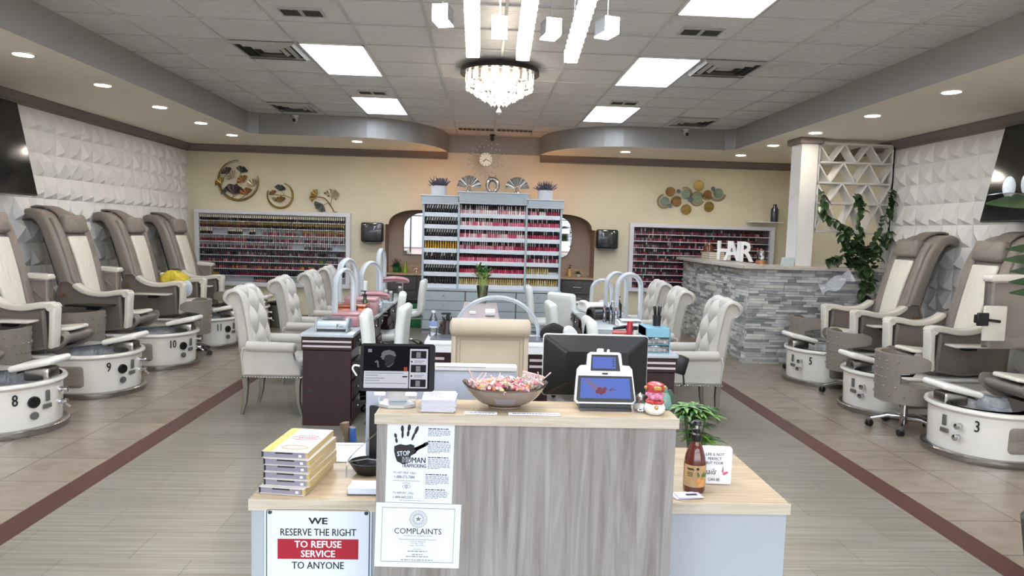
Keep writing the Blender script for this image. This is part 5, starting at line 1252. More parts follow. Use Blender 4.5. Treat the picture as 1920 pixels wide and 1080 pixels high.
# payment terminal
t=thing('payment_terminal','white two-screen payment terminal with blue screens, tilted back on the counter','payment terminal',(.404,2.135,CZ))
t.scale=(.84,.84,.84); Mt=T(0,.0,.024)@RX(R(-17))
b=MB(); b.mat(wpl); b.prism([(-.118,.012),(-.108,0),(.108,0),(.118,.012),(.106,.133),(.095,.146),(.068,.148),(.064,.192),(.056,.198),(-.056,.198),(-.064,.192),(-.068,.148),(-.095,.146),(-.106,.133)],-.03,.0,M=Mt@RX(pi/2)); b.build('front_shell',t)
b=MB(); b.mat(blk); b.prism([(-.112,.014),(-.104,.006),(.104,.006),(.112,.014),(.104,.106),(-.104,.106)],.0,.0012,M=Mt@RX(pi/2)); b.prism([(-.056,.125),(.060,.125),(.052,.188),(-.052,.188)],.0,.0012,M=Mt@RX(pi/2)); b.box(-.011,.011,-.0015,0,.111,.118,M=Mt); b.build('screen_bezel',t)
scb=mat('blue_screen','08080A',.2,emit=.72,ecol='6F86DC',spec=0); b=MB(); b.mat(scb); b.box(-.048,.042,-.0018,-.001,.134,.179,M=Mt); b.prism([(-.098,.02),(.099,.02),(.094,.097),(-.094,.097)],.0012,.0018,M=Mt@RX(pi/2))
b.mat(em('hand','8E84B0')); b.prism([(-.082,.093),(-.066,.093),(-.03,.068),(-.008,.062),(.012,.05),(.006,.040),(-.012,.034),(-.03,.036),(-.04,.045)],.0018,.0021,M=Mt@RX(pi/2)); b.mat(em('petal','8A5468'))
for p,q,s in ((-.022,.052,.011),(-.008,.048,.010),(-.002,.056,.008),(-.03,.046,.009),(-.016,.042,.009),(.02,.052,.004),(.03,.054,.003),(.024,.058,.003),(.038,.053,.0025)): b.prism(circ(p,q,s,8),.0021,.0024,M=Mt@RX(pi/2))
b.mat(blk); 
for k in range(4): b.box(.03,.037,-.0022,-.0018,.142+.009*k,.147+.009*k,M=Mt)
b.build('screen',t)
b=MB(); b.mat(blk); b.prism([(-.03,0),(.115,0),(.115,.03),(.075,.13),(.03,.13),(-.012,.01)],-.1,.1,M=Matrix(((0,0,1,0),(1,0,0,.012),(0,1,0,0),(0,0,0,1)))); b.build('rear_housing',t)
b=MB(); b.mat(wpl); b.box(-.028,-.004,.0,.02,.196,.212,.002,1,M=Mt); b.box(.012,.02,0,.02,.196,.21,.002,1,M=Mt); b.build('card_slot_clip',t)
# fortune figure (generic) and green figure
redf=mat('figure_red','B53A35',.3,coat=.4); pinkf=mat('figure_pink','D98CA8',.35); 
t=thing('lucky_figurine','small porcelain laughing figurine with red hat and gold trim at the counter corner','figurine',(.556,2.105,CZ))
b=MB(); b.mat(mat('figure_white','E6E2DE',.25,var=.1,vs=60)); b.lathe([(.001,0),(.024,0),(.033,.010),(.034,.022),(.028,.034),(.02,.042),(.001,.046)],20); b.build('robe',t)
b=MB(); b.mat(redf); b.lathe([(.028,.034),(.030,.040),(.022,.048),(.001,.05)],18); b.sph((-.014,-.022,.04),.008,8); b.sph((.014,-.022,.04),.008,8); b.build('red_collar',t)
b=MB(); b.mat(pinkf); b.sph((0,-.002,.062),.026,18,1,.95,.9); b.sph((0,-.027,.060),.005,8); b.sph((-.012,-.021,.055),.008,8); b.sph((.012,-.021,.055),.008,8); b.sph((-.026,0,.062),.006,8); b.sph((.026,0,.062),.006,8); hd=b.build('head',t)
b=MB(); b.mat(mat('figure_line','5A2A3A',.5))
for s in (-1,1): b.tube([(s*.0095+.006*cos(a),-.0262+.002*abs(cos(a)),.066+.003*sin(a)) for a in [pi*k/8 for k in range(9)]],.0009,5)
b.tube([(.009*cos(a),-.0285,.0515-.004*abs(sin(a))) for a in [pi*k/8 for k in range(9)]],.001,5); b.build('face',hd)
b=MB(); b.mat(redf); b.lathe([(.027,.072),(.029,.078),(.026,.095),(.015,.1),(.001,.101)],20); b.mat(mat('figure_gold','C9A25A',.3,.6)); b.lathe([(.0275,.074),(.0288,.078),(.0275,.082)],20); b.box(-.012,.012,-.031,-.027,.08,.092,.002,1); b.box(-.036,-.024,-.004,.004,.078,.088,.003,1); b.box(.024,.036,-.004,.004,.078,.088,.003,1); b.build('hat',t)
b=MB(); b.mat(mat('figure_gold','C9A25A',.3,.6)); b.sph((-.002,-.032,.026),.007,8); b.build('gold_ingot',t)
t=thing('green_figurine','pale green jade-coloured seated figurine just behind the laughing figurine','figurine',(.603,2.175,CZ))
b=MB(); b.mat(mat('jade','7FA99B',.25,trans=.2,coat=.3)); b.lathe([(.001,0),(.024,0),(.028,.015),(.022,.04),(.014,.052),(.001,.055)],16); b.sph((0,0,.062),.013,10); b.build('body',t)
b=MB(); b.mat(mat('jade_dark','34544A',.3)); b.lathe([(.001,-.004),(.022,-.002),(.022,.002),(.001,.004)],14,T(.024,.012,.03)@RX(pi/2)@SCL(.6,1.3,1)); b.build('dark_fan',t)
t=thing('crystal_ornament','small clear faceted glass ornament between the payment terminal and laughing figurine','ornament',(.515,2.13,CZ)); b=MB(); b.mat(glassm('clear_glass2','F2F6FA',.02,.3)); b.lathe([(.001,0),(.02,.002),(.024,.02),(.012,.035),(.016,.05),(.001,.06)],8,smooth=False); b.build('body',t)
# ---------------------------------------------------------------- behind the counter
t=thing('computer_monitor','large black monitor behind the payment terminal, its dark back toward the entrance','monitor',(.445,2.60,.7605))
b=MB(); b.mat(blk); b.loft([[(p,0,.395+q) for p,q in rrect(.405,.235,.012)],[(p,-.006,.395+q) for p,q in rrect(.405,.235,.012)],[(p,-.045,.395+q) for p,q in rrect(.24,.12,.01)]][::1],smooth=False); b.mat(wpl); b.loft([[(p,q2,.395+q) for p,q in rrect(.410,.241,.014)] for q2 in (.014,.0)]); b.build('case',t)
b=MB(); b.mat(blk); b.box(-.04,.04,-.04,.0,.0,.36,.006,1); b.box(-.12,.12,-.1,.1,0,.012,.004,1); b.build('stand',t)
t=thing('all_in_one_computer','white all-in-one computer seen from behind, beyond the tablet and candy bowl','computer',(-.146,2.565,.7605))
b=MB(); b.mat(mat('computer_white','AEB5C3',.35)); b.box(-.285,.285,-.012,.03,.035,.372,.008,2); b.build('case',t)
b=MB(); b.mat(wpl); b.box(-.285,.285,-.016,.033,.372,.394,.004,1); b.build('top_strip',t)
b=MB(); b.mat(grayp)
for k in range(34): b.box(-.02+k*.0055,-.0175+k*.0055,-.0168,-.015,.386,.390)
b.build('vent_slot',t)
b=MB(); b.mat(wpl); b.box(-.1,.1,-.05,.09,0,.01,.003,1); b.box(-.05,.05,.0,.03,.008,.06,.004,1); b.build('stand',t)
for k in range(3): tag(MB().mat(mat('card_board','B9A48C',.7)).box(-.09,.09,-.07,.07,0,.012,.002,1).build('folder'),f'flat tan cardboard folder stacked below the black monitor, {ord_[k]} from the bottom','folder',group='tan folders',loc=(.21,2.40,.7605+.0125*k),rz=.05*k)
# ---------------------------------------------------------------- the wing beside the book stack
WZ=.7612
coverw=mat('book_cover','C9C3BB',.35); bind=mat('book_gold','BBAA55',.45,var=.3,vs=60); pages=mat('book_pages','8E8A98',.7,var=.15,vs=40,stretch=(1,1,20)); edgel=mat('book_edge','BDA672',.5); spine=mat('book_black','26262A',.5)
def book(i,x,y,z,rz,lab):
    t=thing('colour_book',lab,'book',(x,y,z),rz,'stacked colour books'); w,d,h=.158,.27,.0235
    b=MB(); b.mat(coverw); b.box(0,w,0,d,0,.0025); b.box(0,w,0,d,h-.0025,h,.0006,1); b.build('cover',t)
    b=MB(); b.mat(pages); b.box(.004,w-.01,.004,d-.004,.0026,h-.0026); b.mat(spine); b.box(-.0006,.003,.0,d,.001,h-.001); b.box(.045,.105,.0025,.0042,h-.0085,h-.0026); b.build('page_block',t)
    b=MB(); b.mat(edgel); b.box(w-.012,w+.001,0.004,d,.0026,h-.0026); b.mat(wpl); b.box(w-.032,w-.022,.002,.0042,.006,.014); b.build('tab',t)
    if i==5:
        b=MB(); b.mat(bind); b.box(.002,.034,.002,d-.002,h,h+.0006); b.build('gold_spine_band',t)
        b=MB(); b.mat(mat('crimson_print','B45A68',.6)); M=T(.097,.15,h+.0006)@RX(-pi/2)@RY(R(0)); b.tube([(.052*cos(a),.022*sin(a),0) for a in [R(40+k*12) for k in range(26)]],.0009,5,M=T(.097,.16,h+.0008)@RZ(.12)); b.tube([(-.032+.064*q/40,.006*sin(q*1.15)*(1+.5*sin(q*.31)),0) for q in range(41)],.0012,5,M=T(.1,.16,h+.0008)@RZ(.12)); b.build('cover_lettering',t); b=MB(); b.mat(mat('tan_print','A8916A',.6)); b.tube([(.045*cos(a),.02*sin(a),0) for a in [2*pi*k/16 for k in range(17)]],.002,5,M=T(.095,.05,h+.0004)); b.build('cover_emblem',t)
for i in range(6):
    book(i,(-.735,-.722,-.724,-.7225,-.7235,-.73)[i],2.262+(.0,.01,.012,.014,.010,.012)[i],WZ+.0238*i,(-.14,-.12,-.13,-.11,-.12,-.10)[i],f'colour sample book in the stack on the white wing, {("bottom one","second from the bottom","third from the bottom","fourth from the bottom","second from the top","topmost with gold band")[i]}')
for k in range(3):
    t=thing('sign_in_form',f'white printed form sheet behind the book stack, {("lowest","middle","topmost with a ruled table")[k]} of the papers','paper',(-.53+.03*(2-k),2.695,WZ+.0011*k),.03*(k-1),'sign-in papers'); b=MB(); b.mat(paper); b.box(-.09,.09,-.115,.115,0,.0008); b.build('sheet',t)
    if k==2:
        b=MB(); b.mat(inkg)
        for j in range(10): b.box(-.075,.075,-.08+j*.014,-.0793+j*.014,.0008,.0011)
        for j in range(7): b.box(-.075+j*.025,-.0743+j*.025,-.08,.046,.0008,.0011)
        b.mat(ink); b.box(-.05,.05,.085,.090,.0008,.0011); b.build('print',t)
t=thing('card_tray','black oval tray with thin clear rods standing beside the desk block on the wing','tray',(-.40,2.47,WZ))
b=MB(); b.mat(blk); b.lathe([(.001,0),(.045,0),(.058,.015),(.075,.045),(.07,.047),(.055,.02),(.001,.012)],24,SCL(1,.8,1)); b.box(-.012,.075,.05,.06,.02,.24,.004,1,M=T(0,0,0)); b.build('body',t)
b=MB(); b.mat(glassm('clear_rod','D6DADD',.05,.2)); b.tube(bez([(-.075,-.05,.0),(-.07,-.04,.06),(-.02,.0,.11),(.04,.03,.16)],6),.0022,6); b.tube([(-.07,-.04,.055),(.0,-.05,.07),(.05,-.05,.065)],.0022,6); b.build('clear_rod',t)
t=thing('white_box','small flat white glossy box on the front edge of the wing beside the desk block','box',(-.383,2.29,WZ)); b=MB(); b.mat(mat('box_white','D9E1F2',.15)); b.box(-.055,.055,-.035,.035,0,.026,.003,1); b.build('body',t); b=MB(); b.mat(grayp); b.box(-.056,.056,-.036,.036,-.0,.004); b.build('base',t)
t=thing('pen_cup','blue and brown bundle of brushes poking up behind the wing','brush',(-.545,2.92,.0)); b=MB(); b.mat(grayp); b.lathe([(.001,.45),(.04,.45),(.045,.70),(.04,.70)],14); b.cyl((0,0,0),(0,0,.46),.02); b.lathe([(.001,0),(.12,0),(.1,.02),(.001,.03)],16); b.build('cup_stand',t)
b=MB(); b.mat(mat('brush_brown','6E5A48',.6)); b.cyl((-.02,0,.6),(-.03,0,.80),.012,n=8); b.cyl((-.03,0,.78),(-.035,0,.82),.016,.018,8); b.cyl((-.015,0,.7),(-.055,0,.815),.005,n=6); b.cyl((.0,0,.6),(-.005,0,.8),.014,n=8); b.mat(mat('brush_blue','2B5590',.45)); b.tube([(.02,-.01,.66),(.0,-.01,.75),(.0,-.01,.80)],[.014,.016,.012],8); b.build('brush',t)
# ---------------------------------------------------------------- the wing beside the sign block
amb=mat('amber_bottle','5A2418',.12,coat=.7)
t=thing('lotion_bottle','dark amber pump lotion bottle with a kraft peach label on the wing','bottle',(.775,2.345,WZ))
b=MB(); b.mat(amb); b.lathe([(.001,0),(.036,0),(.039,.006),(.039,.10),(.034,.13),(.022,.165),(.017,.175),(.017,.185)],28); b.build('body',t)
b=MB(); b.mat(blk); b.lathe([(.0185,.182),(.0195,.186),(.0195,.205),(.013,.21),(.013,.222),(.005,.224)],20); b.mat(wpl); b.lathe([(.005,.224),(.005,.236),(.001,.236)],10); b.mat(blk); b.tube([(.012,0,.246),(-.008,0,.247),(-.02,0,.240)],[.009,.008,.005],8); b.lathe([(.008,.236),(.016,.24),(.014,.252),(.001,.254)],14); b.build('pump',t)
b=MB(); b.mat(mat('kraft_label','B39468',.7,var=.08,vs=40)); b.lathe([(.0393,.022),(.0397,.024),(.0397,.098),(.0393,.1)],28,a0=R(190),a1=R(350)); lb=b.build('label_wrap',t)
def onlab(a,z): return T(.0402*cos(a),.0402*sin(a),z)@RZ(a+pi/2)
b=MB(); b.mat(mat('peach','C98A50',.6,var=.25,vs=60)); b.prism(circ(0,0,.0165,16),0,.0006,M=onlab(R(282),.043)@RX(pi/2)); b.mat(mat('peach_leaf','4A6A3A',.6))
for a,q in ((R(276),.3),(R(290),-.5),(R(298),-.9)): b.prism([(0,0),(.005,.010),(0,.024),(-.005,.010)],0,.0006,M=onlab(a,.058)@RX(pi/2)@RZ(q))
b.mat(ink); b.tube([(-.012+.024*q/24,0,.0035*sin(q*1.3)) for q in range(25)],.0011,5,M=onlab(R(232),.087)); b.prism(circ(0,0,.005,12),0,.0005,M=onlab(R(268),.089)@RX(pi/2))
for z in (.074,.068,.062): b.box(-.011,.009,-.0003,0,z-.001,z+.001,M=onlab(R(232),0))
b.build('label_print',lb)
t=thing('quote_block','white block sign about nails not being perfect, partly behind the lotion bottle','sign',(.868,2.40,WZ)); t.rotation_euler=(0,0,R(-4))
b=MB(); b.mat(mat('block_white','EAEAEE',.45)); b.box(-.062,.062,-.0,.032,0,.136,.004,2); b.build('block',t)
b=MB(); b.mat(ink); 
for s,z in (('LIFE IS NOT',.112),('PERFECT',.096),('BUT YOUR',.08),('CAN BE',.018)): b.text(s,.0150 if s!='CAN BE' else .0145,T(-.002,-.0006,z),.02,.86)
b.text('nails',.032,T(-.016,-.0006,.047)@Matrix(((1,0,.35,0),(0,1,0,0),(0,0,1,0),(0,0,0,1))),-.004,.8); b.build('lettering',t)
b=MB(); b.mat(mat('pink_polish','C75A86',.4)); b.prism([(.028,.038),(.036,.036),(.046,.042),(.050,.050),(.042,.050),(.032,.046)],0,.0006,M=T(0,-.0003,0)@RX(pi/2)); b.box(.026,.032,-.0008,0,.046,.056); b.mat(inkg); b.prism([(.027,.056),(.031,.056),(.030,.068),(.028,.068)],0,.0006,M=T(0,-.0003,0)@RX(pi/2)); b.build('polish_picture',t)
for k in range(2): tag(MB().mat(mat('card_lilac','C5C3D2',.4)).box(-.045,.045,-.027,.027,0,.003,.001,1).mat(ink).box(-.01,.03,-.008,.006,.003,.0034).build('business_card'),f'small lilac-grey card on the wing in front of the lotion bottle, {("under the other card","on top")[k]}','card',group='cards by the lotion bottle',loc=(.725+.012*k,2.282,WZ+.0033*k),rz=.18-.1*k)
t=thing('palm_plant','leafy green palm in a dark pot on the floor just behind the wing','plant',(1.0,3.06,0))
b=MB(); b.mat(mat('pot_dark','3B3A36',.5)); b.lathe([(.001,0),(.09,0),(.13,.22),(.115,.22),(.001,.2)],20); b.build('pot',t)
b=MB(); sb=MB(); b.mat(leafb); sb.mat(mat('vine_stem','4E5A32',.6)); r=random.Random(21)
for k in range(16):
    a=r.uniform(0,2*pi); e=.95+.45*r.random(); L_=r.uniform(.5,.66); tip=Vector((.15*cos(a)*(1.25-e)*1.4,.15*sin(a)*(1.25-e)*1.4,.22+L_)); sb.tube(bez([(0,0,.2),(tip.x*.3,tip.y*.3,.2+L_*.6),tuple(tip)],5),.004,5)
    for q in range(9):
        th=2*pi*q/9; b.mat(leafb if q%3 else leafm); leaf(b,tip,(cos(th)+cos(a)*.3,sin(th)+sin(a)*.3,.45),r.uniform(.08,.125),.011,.4,6)
b.build('foliage',t); sb.build('stem',t)
# ================================================================ THINGS ON THE MANICURE TABLES
TZ=.7835
lampw=mat('lamp_white','BBC0C3',.35); lampd=mat('lamp_led','D3DAE2',.3,emit=.06)
def arch_lamp(lab,x,y,w,h,rz,z=TZ,t_=.022,fl=1.6):
    t=thing('arch_lamp',lab,'table lamp',(x,y,z),rz,'white arch lamps')
    P=[(-w/2,0,.012),(-w/2,0,h-w/2)]+[(w/2*cos(pi-pi*k/16),0,h-w/2*1.0+w/2*sin(pi*k/16)) for k in range(17)]+[(w/2,0,h-w/2),(w/2,0,.012)]
    if h<w: P=[(w/2*cos(pi-pi*k/24),0,.012+(h-.012)*sin(pi*k/24)) for k in range(25)]
    b=MB(); b.mat(lampw); b.tube(P,t_*.40,10,flat=fl*1.15,up=(1,0,0)); b.build('arch',t)
    c=Vector((0,0,h*.4)); b=MB(); b.mat(lampd); b.tube([Vector(p)+(Vector((0,0,h-w/2 if h>=w else 0))-Vector(p)).normalized()*t_*.35 for p in P],t_*.22,8,flat=fl*1.2,up=(1,0,0)); b.build('light_strip',t)
    b=MB(); b.mat(lampw); 
    for s in (-1,1): b.lathe([(.001,0),(.034,0),(.03,.014),(.001,.016)],16,T(s*w/2,0,0))
    b.build('foot',t)
arch_lamp('tall narrow white arch lamp straddling the pink box beside the desk',-1.26,6.25,.30,.50,1.2,t_=.04)
arch_lamp('tall white arch lamp behind the first arch lamp on the table with the pink boxes',-1.37,6.95,.34,.56,1.25,t_=.045)
arch_lamp('white arch lamp beside the paper roll on the table with the pink boxes',-1.26,7.72,.36,.50,1.1,t_=.045)
arch_lamp('last white arch lamp on the table with the pink boxes, seen edge-on',-1.30,8.75,.36,.62,1.5,t_=.04)
arch_lamp('wide low white arch lamp spanning the table behind the beige chair',.13,5.74,.72,.33,-.05,z=.7865,t_=.036)
arch_lamp('white arch lamp beside the teal drawers on the stone bar side',1.47,6.75,.26,.50,.2,t_=.05)
arch_lamp('second white arch lamp on the stone bar side, half hidden behind the first',1.45,7.3,.26,.48,.4,t_=.045)
arch_lamp('last white arch lamp on the stone bar side, in front of the wall',1.45,8.2,.26,.34,.1,t_=.045)
silvp=mat('dust_silver','B4BEC4',.25,.3)
def dust(lab,x,y,rz):
    t=thing('dust_collector',lab,'dust collector',(x,y,TZ),rz,'silver dust collectors'); b=MB(); b.mat(silvp); softslab(b,cr2([(-.10,.0),(-.115,.05),(-.10,.095),(0,.11),(.10,.10),(.13,.07),(.13,.0)],3),.14,.02,M=RZ(-pi/2)); b.build('case',t)
    b=MB(); b.mat(grayp); b.box(-.09,.09,-.05,.06,.108,.113,.004,1); b.build('grille',t)
    b=MB(); b.mat(ink); b.tube([(.05,-.134,.04),(.05,-.134,.07),(.065,-.134,.072)],.003,5); b.tube([(.05,-.134,.056),(.062,-.134,.056)],.003,5); b.tube([(.066,-.134,.044),(.08,-.134,.05),(.1,-.134,.045)],.0025,5); b.build('emblem',t)
dust('silver nail dust collector on the table end beside the desk',-1.27,5.86,.05); dust('second silver nail dust collector, beyond the green pump bottle',-1.2,7.25,.1)
pinkp=mat('pink_plastic','C08A90',.3,coat=.3); rose=mat('rose_gold','B26A52',.2,.7); clr=glassm('clear_plastic','F4F6F8',.05,.4)
def pbox(name,lab,cat,x,y,w,d,h,m,rz=0,lid=None,z=TZ,group=None):
    t=thing(name,lab,cat,(x,y,z),rz,group); b=MB(); b.mat(m); b.box(-w/2,w/2,-d/2,d/2,0,h*.8,.008,2); b.build('body',t)
    b=MB(); b.mat(lid or m); b.box(-w/2-.004,w/2+.004,-d/2-.004,d/2+.004,h*.8,h,.008,2); b.build('lid',t); return t
pbox('storage_box','pink storage box just behind the silver dust collector beside the desk','box',-1.22,6.2,.24,.22,.12,pinkp)
pbox('storage_box','shiny rose-gold storage box between the pink boxes','box',-1.26,6.62,.30,.22,.15,rose)
pbox('storage_box','pink-lidded storage box behind the rose-gold box','box',-1.24,7.05,.32,.22,.17,pinkp,lid=pinkp)
t=thing('pump_bottle','dark green pump bottle with a black top beside the rose-gold box','bottle',(-1.175,6.84,TZ)); t.scale=(.86,.86,.86); b=MB(); b.mat(mat('green_glass','1F4A2A',.12,coat=.6)); b.lathe([(.001,0),(.05,0),(.052,.02),(.052,.13),(.022,.20),(.02,.23)],20); b.build('body',t); b=MB(); b.mat(blk); b.lathe([(.022,.23),(.022,.26),(.008,.262),(.008,.29)],12); b.box(-.05,.02,-.012,.012,.29,.302,.004,1); b.build('pump',t); b=MB(); b.mat(mat('bottle_label','7A8A5A',.6)); b.lathe([(.0525,.05),(.0525,.11)],20,a0=R(190),a1=R(350)); b.build('label_wrap',t)
t=thing('paper_towel_roll','white paper towel roll standing beyond the pink boxes','paper roll',(-1.42,8.05,TZ)); b=MB(); b.mat(mat('tissue','E9ECEA',.9)); b.lathe([(.02,0),(.062,0),(.062,.26),(.02,.26)],24); b.build('roll',t)
def rest(lab,x,y,rz,z):
    t=thing('hand_rest',lab,'hand rest',(x,y,TZ),rz,'pink padded hand rests'); b=MB(); b.mat(mat('pink_pad','B5848A',.4)); softslab(b,cr2([(-.17,z),(-.16,z+.06),(0,z+.085),(.16,z+.06),(.17,z),(0,z+.02)],3),.07,.03); b.build('pad',t); b=MB(); b.mat(chrome)
    for s in (-1,1): b.tube([(s*.1,-.05,0),(s*.1,-.05,z+.01),(s*.1,.05,z+.01),(s*.1,.05,0)],.008,6)
    b.build('chrome_leg',t)
rest('pink padded hand rest on chrome legs beside the silver dust collector farther back',-1.22,7.62,.2,.10); rest('pink padded hand rest raised on chrome legs near the charcoal sink cabinet',-1.12,8.7,.1,.20)
t=thing('tool_cup','clear cup of metal tools beside the farther dust collector','cup',(-1.33,7.4,TZ)); b=MB(); b.mat(clr); b.lathe([(.03,0),(.036,.09)],14,cap=False); b.build('cup',t); b=MB(); b.mat(steel)
for k in range(5): b.cyl((.01*cos(k*2),.01*sin(k*2),.01),(.035*cos(k*2),.03*sin(k*2),.17),.004,n=6)
b.build('tool',t)
for k,(x,y) in enumerate(((-1.12,8.35),(-1.2,8.5),(-1.1,9.1))): 
    b=MB(); b.mat(clr); b.lathe([(.001,.0),(.03,0),(.034,.10),(.03,.102)],14); b.mat(wpl); b.lathe([(.02,.1),(.02,.125),(.001,.126)],12); tag(b.build('glass_jar'),f'clear glass jar under the raised pink hand rest, {("first","second","third")[k]} from the desk','jar',group='clear jars',loc=(x,y,TZ))
# middle table things
def water(lab,x,y,z):
    t=thing('water_bottle',lab,'water bottle',(x,y,z),0,'clear water bottles'); b=MB(); b.mat(clr); b.lathe([(.001,0),(.03,0),(.033,.01),(.031,.06),(.033,.12),(.03,.15),(.014,.185),(.013,.20)],18); b.build('bottle',t); b=MB(); b.mat(wpl); b.lathe([(.015,.197),(.015,.215),(.001,.216)],14); b.build('cap',t); b=MB(); b.mat(mat('water_label','8496BE',.5)); b.lathe([(.0335,.085),(.0335,.13)],18,cap=False); b.mat(wpl); b.lathe([(.0336,.075),(.0336,.086)],18,cap=False); b.build('label_wrap',t)
water('clear water bottle with a blue label at the end of the white-topped table',-.40,5.62,.7865)
t=thing('tool_pot','dark brown pot of brushes and a black pump on the white-topped table','pot',(-.285,5.74,.7865)); b=MB(); b.mat(mat('dark_brown_pot','2A1A18',.3)); b.lathe([(.001,0),(.06,0),(.045,.12),(.04,.12),(.001,.1)],18); b.build('pot',t); b=MB(); b.mat(blk); b.cyl((0,0,.1),(0,0,.17),.016); b.box(-.06,.025,-.012,.012,.17,.185,.004,1)
for k in range(6): b.cyl((.02*cos(k),.02*sin(k),.08),(.05*cos(k),.04*sin(k),.15),.005,n=6)
b.build('pump',t)
t=thing('figure_toy','small brown and dark trinket beside the water bottle on the white-topped table','ornament',(-.345,5.80,.7865)); b=MB(); b.mat(mat('dark_trinket','2E3038',.4)); b.lathe([(.001,0),(.025,0),(.02,.06),(.001,.07)],12); b.mat(mat('brush_brown','6E5A48',.6)); b.sph((0,0,.085),.02,10); b.build('body',t)
t=thing('desk_paper','white sheet with small print on the white-topped table','paper',(-.28,5.50,.7865)); b=MB(); b.mat(paper); b.box(-.1,.1,-.08,.08,0,.001); b.build('sheet',t)
# bamboo table with towel
t=thing('side_table','narrow table draped with a pale pink towel in front of the grey cabinet','table',(-.02,7.55,0))
b=MB(); b.mat(mahog); b.box(-.18,.18,-.88,.95,.74,.775,.004,1); b.build('tabletop',t)
for x in (-.16,.16):
    for y in (-.85,.92): b=MB(); b.mat(mahog); b.box(x-.02,x+.02,y-.02,y+.02,0,.74,.003,1); b.build('leg',t)
t=thing('pink_towel','pale pink towel spread over the narrow table, hanging down its near end','towel',(-.02,7.55,.776))
b=MB(); b.mat(mat('pink_towelling','BDB1B1',.9,var=.06,vs=40,bump=.8,bs=120)); 
def tw(u,v):
    x=(u-.5)*.40; dz=0 if abs(x)<.19 else -.05
    s=v*2.05; y=.93-s if s<1.83 else -.90-.01*(s-1.83); z=.006 if s<1.83 else .006-(s-1.83)
    return (x,y,z+.004*sin(14*u+9*v)+dz*.0)
b.grid(tw,14,50); b.grid(lambda u,v: tuple(Vector(tw(u,v))+Vector((0,-.004 if v>.9 else 0,.005))),14,50); b.build('cloth',t)
t=thing('bamboo_vase','lucky bamboo with green leaves in a glass vase at the end of the pink towel','plant',(.0,8.35,.787))
b=MB(); b.mat(clr); b.lathe([(.001,0),(.05,0),(.06,.1),(.075,.22)],18); b.build('vase',t)
b=MB(); b.mat(mat('bamboo','8FA05A',.4,var=.2,vs=20)); r=random.Random(8); LB=MB(); LB.mat(leafb)
for k in range(14):
    a=2*pi*k/14; tw_=1.2; P=[(.04*cos(a+tw_*q*4)*(1+.5*q)+.03*q*cos(a),.04*sin(a+tw_*q*4)*(1+.5*q),.02+.36*q) for q in [i/8 for i in range(9)]]; b.tube(P,.011,6)
    for q in range(6): LB.mat(leafb if q%2 else leafm); leaf(LB,P[-1-(q%3)],rdir(r,.5,1.4),r.uniform(.10,.20),.013,.25,6)
b.build('stalk',t); LB.build('foliage',t)
t=thing('wipe_roll','white rolled wipe lying on the pink towel','paper roll',(.085,7.05,.787)); b=MB(); b.mat(mat('tissue','E9ECEA',.9)); b.cyl((-.05,0,.04),(.05,0,.04),.038,n=18); b.build('roll',t)
t=thing('folded_wipe','small folded white wipe on the pink towel under the arch lamp','paper',(-.10,7.2,.787)); b=MB(); b.mat(mat('tissue','E9ECEA',.9)); b.box(-.035,.035,-.03,.03,0,.03,.008,2); b.build('wipe',t)
# bar-side table things
tealm=mat('teal_plastic','7FB4C6',.35); 
t=thing('drawer_organizer','teal plastic drawer organizer with clear drawers at the table end beside the desk','organizer',(1.335,5.17,TZ))
b=MB(); b.mat(tealm); 
for a in ((-.095,.095,-.12,.12,.0,.006),(-.095,.095,-.12,.12,.12,.19),(-.095,-.088,-.12,.12,0,.19),(.088,.095,-.12,.12,0,.19),(-.095,.095,.112,.12,0,.19),(-.095,.095,-.12,.12,.06,.067)): b.box(*a,.002,1)
b.build('case',t)
for z in (.008,.069):
    b=MB(); b.mat(clr); b.box(-.085,.085,-.125,.1,z,z+.048,.003,1); d=b.build('clear_drawer',t)
    b=MB(); b.mat(wpl); r=random.Random(int(z*999))
    for k in range(7): b.lathe([(.012,0),(.012,.022)],10,T(-.06+.02*k,-.08+.02*(k%2),z+.004)@RX(.2*k))
    b.build('bits',d)
t=thing('tool_cup','black cup of nail files and scissors on top of the teal organizer','cup',(1.36,5.2,TZ+.191)); b=MB(); b.mat(blk); b.lathe([(.001,0),(.03,0),(.034,.08),(.03,.08)],12)
for k in range(6): b.cyl((.01*cos(k),.01*sin(k),.03),(.03*cos(k),.03*sin(k),.15),.005,n=6)
b.build('cup_of_tools',t)
t=thing('paint_marker','tall red spray can beside the teal organizer','can',(1.289,5.83,TZ)); b=MB(); b.mat(mat('red_can','A81E2A',.25,coat=.4)); b.lathe([(.001,0),(.026,0),(.026,.11),(.024,.115),(.024,.14),(.001,.142)],18); b.build('body',t)
pbox('flat_tray','flat red box on the table beside the red spray can','box',1.22,5.88,.13,.1,.04,mat('coral_red','C25A4E',.45))
for k,(x,y,h,c) in enumerate(((1.335,5.81,.10,'D9D3C6'),(1.375,5.78,.08,'B9C7A0'),(1.36,5.88,.09,'E3D2CF'),(1.40,5.90,.1,'DDE1E4'),(1.315,5.96,.09,'CFA6A0'))):
    b=MB(); b.mat(mat('jar_%d'%k,c,.25)); b.lathe([(.001,0),(.018,0),(.019,h*.6),(.01,h*.7)],12); b.mat(wpl if k%2 else blk); b.lathe([(.012,h*.68),(.011,h),(.001,h)],10); tag(b.build('small_jar'),f'small {("cream","green","pale pink","white","rose")[k]} bottle beside the red spray can','bottle',group=None,loc=(x,y,TZ))
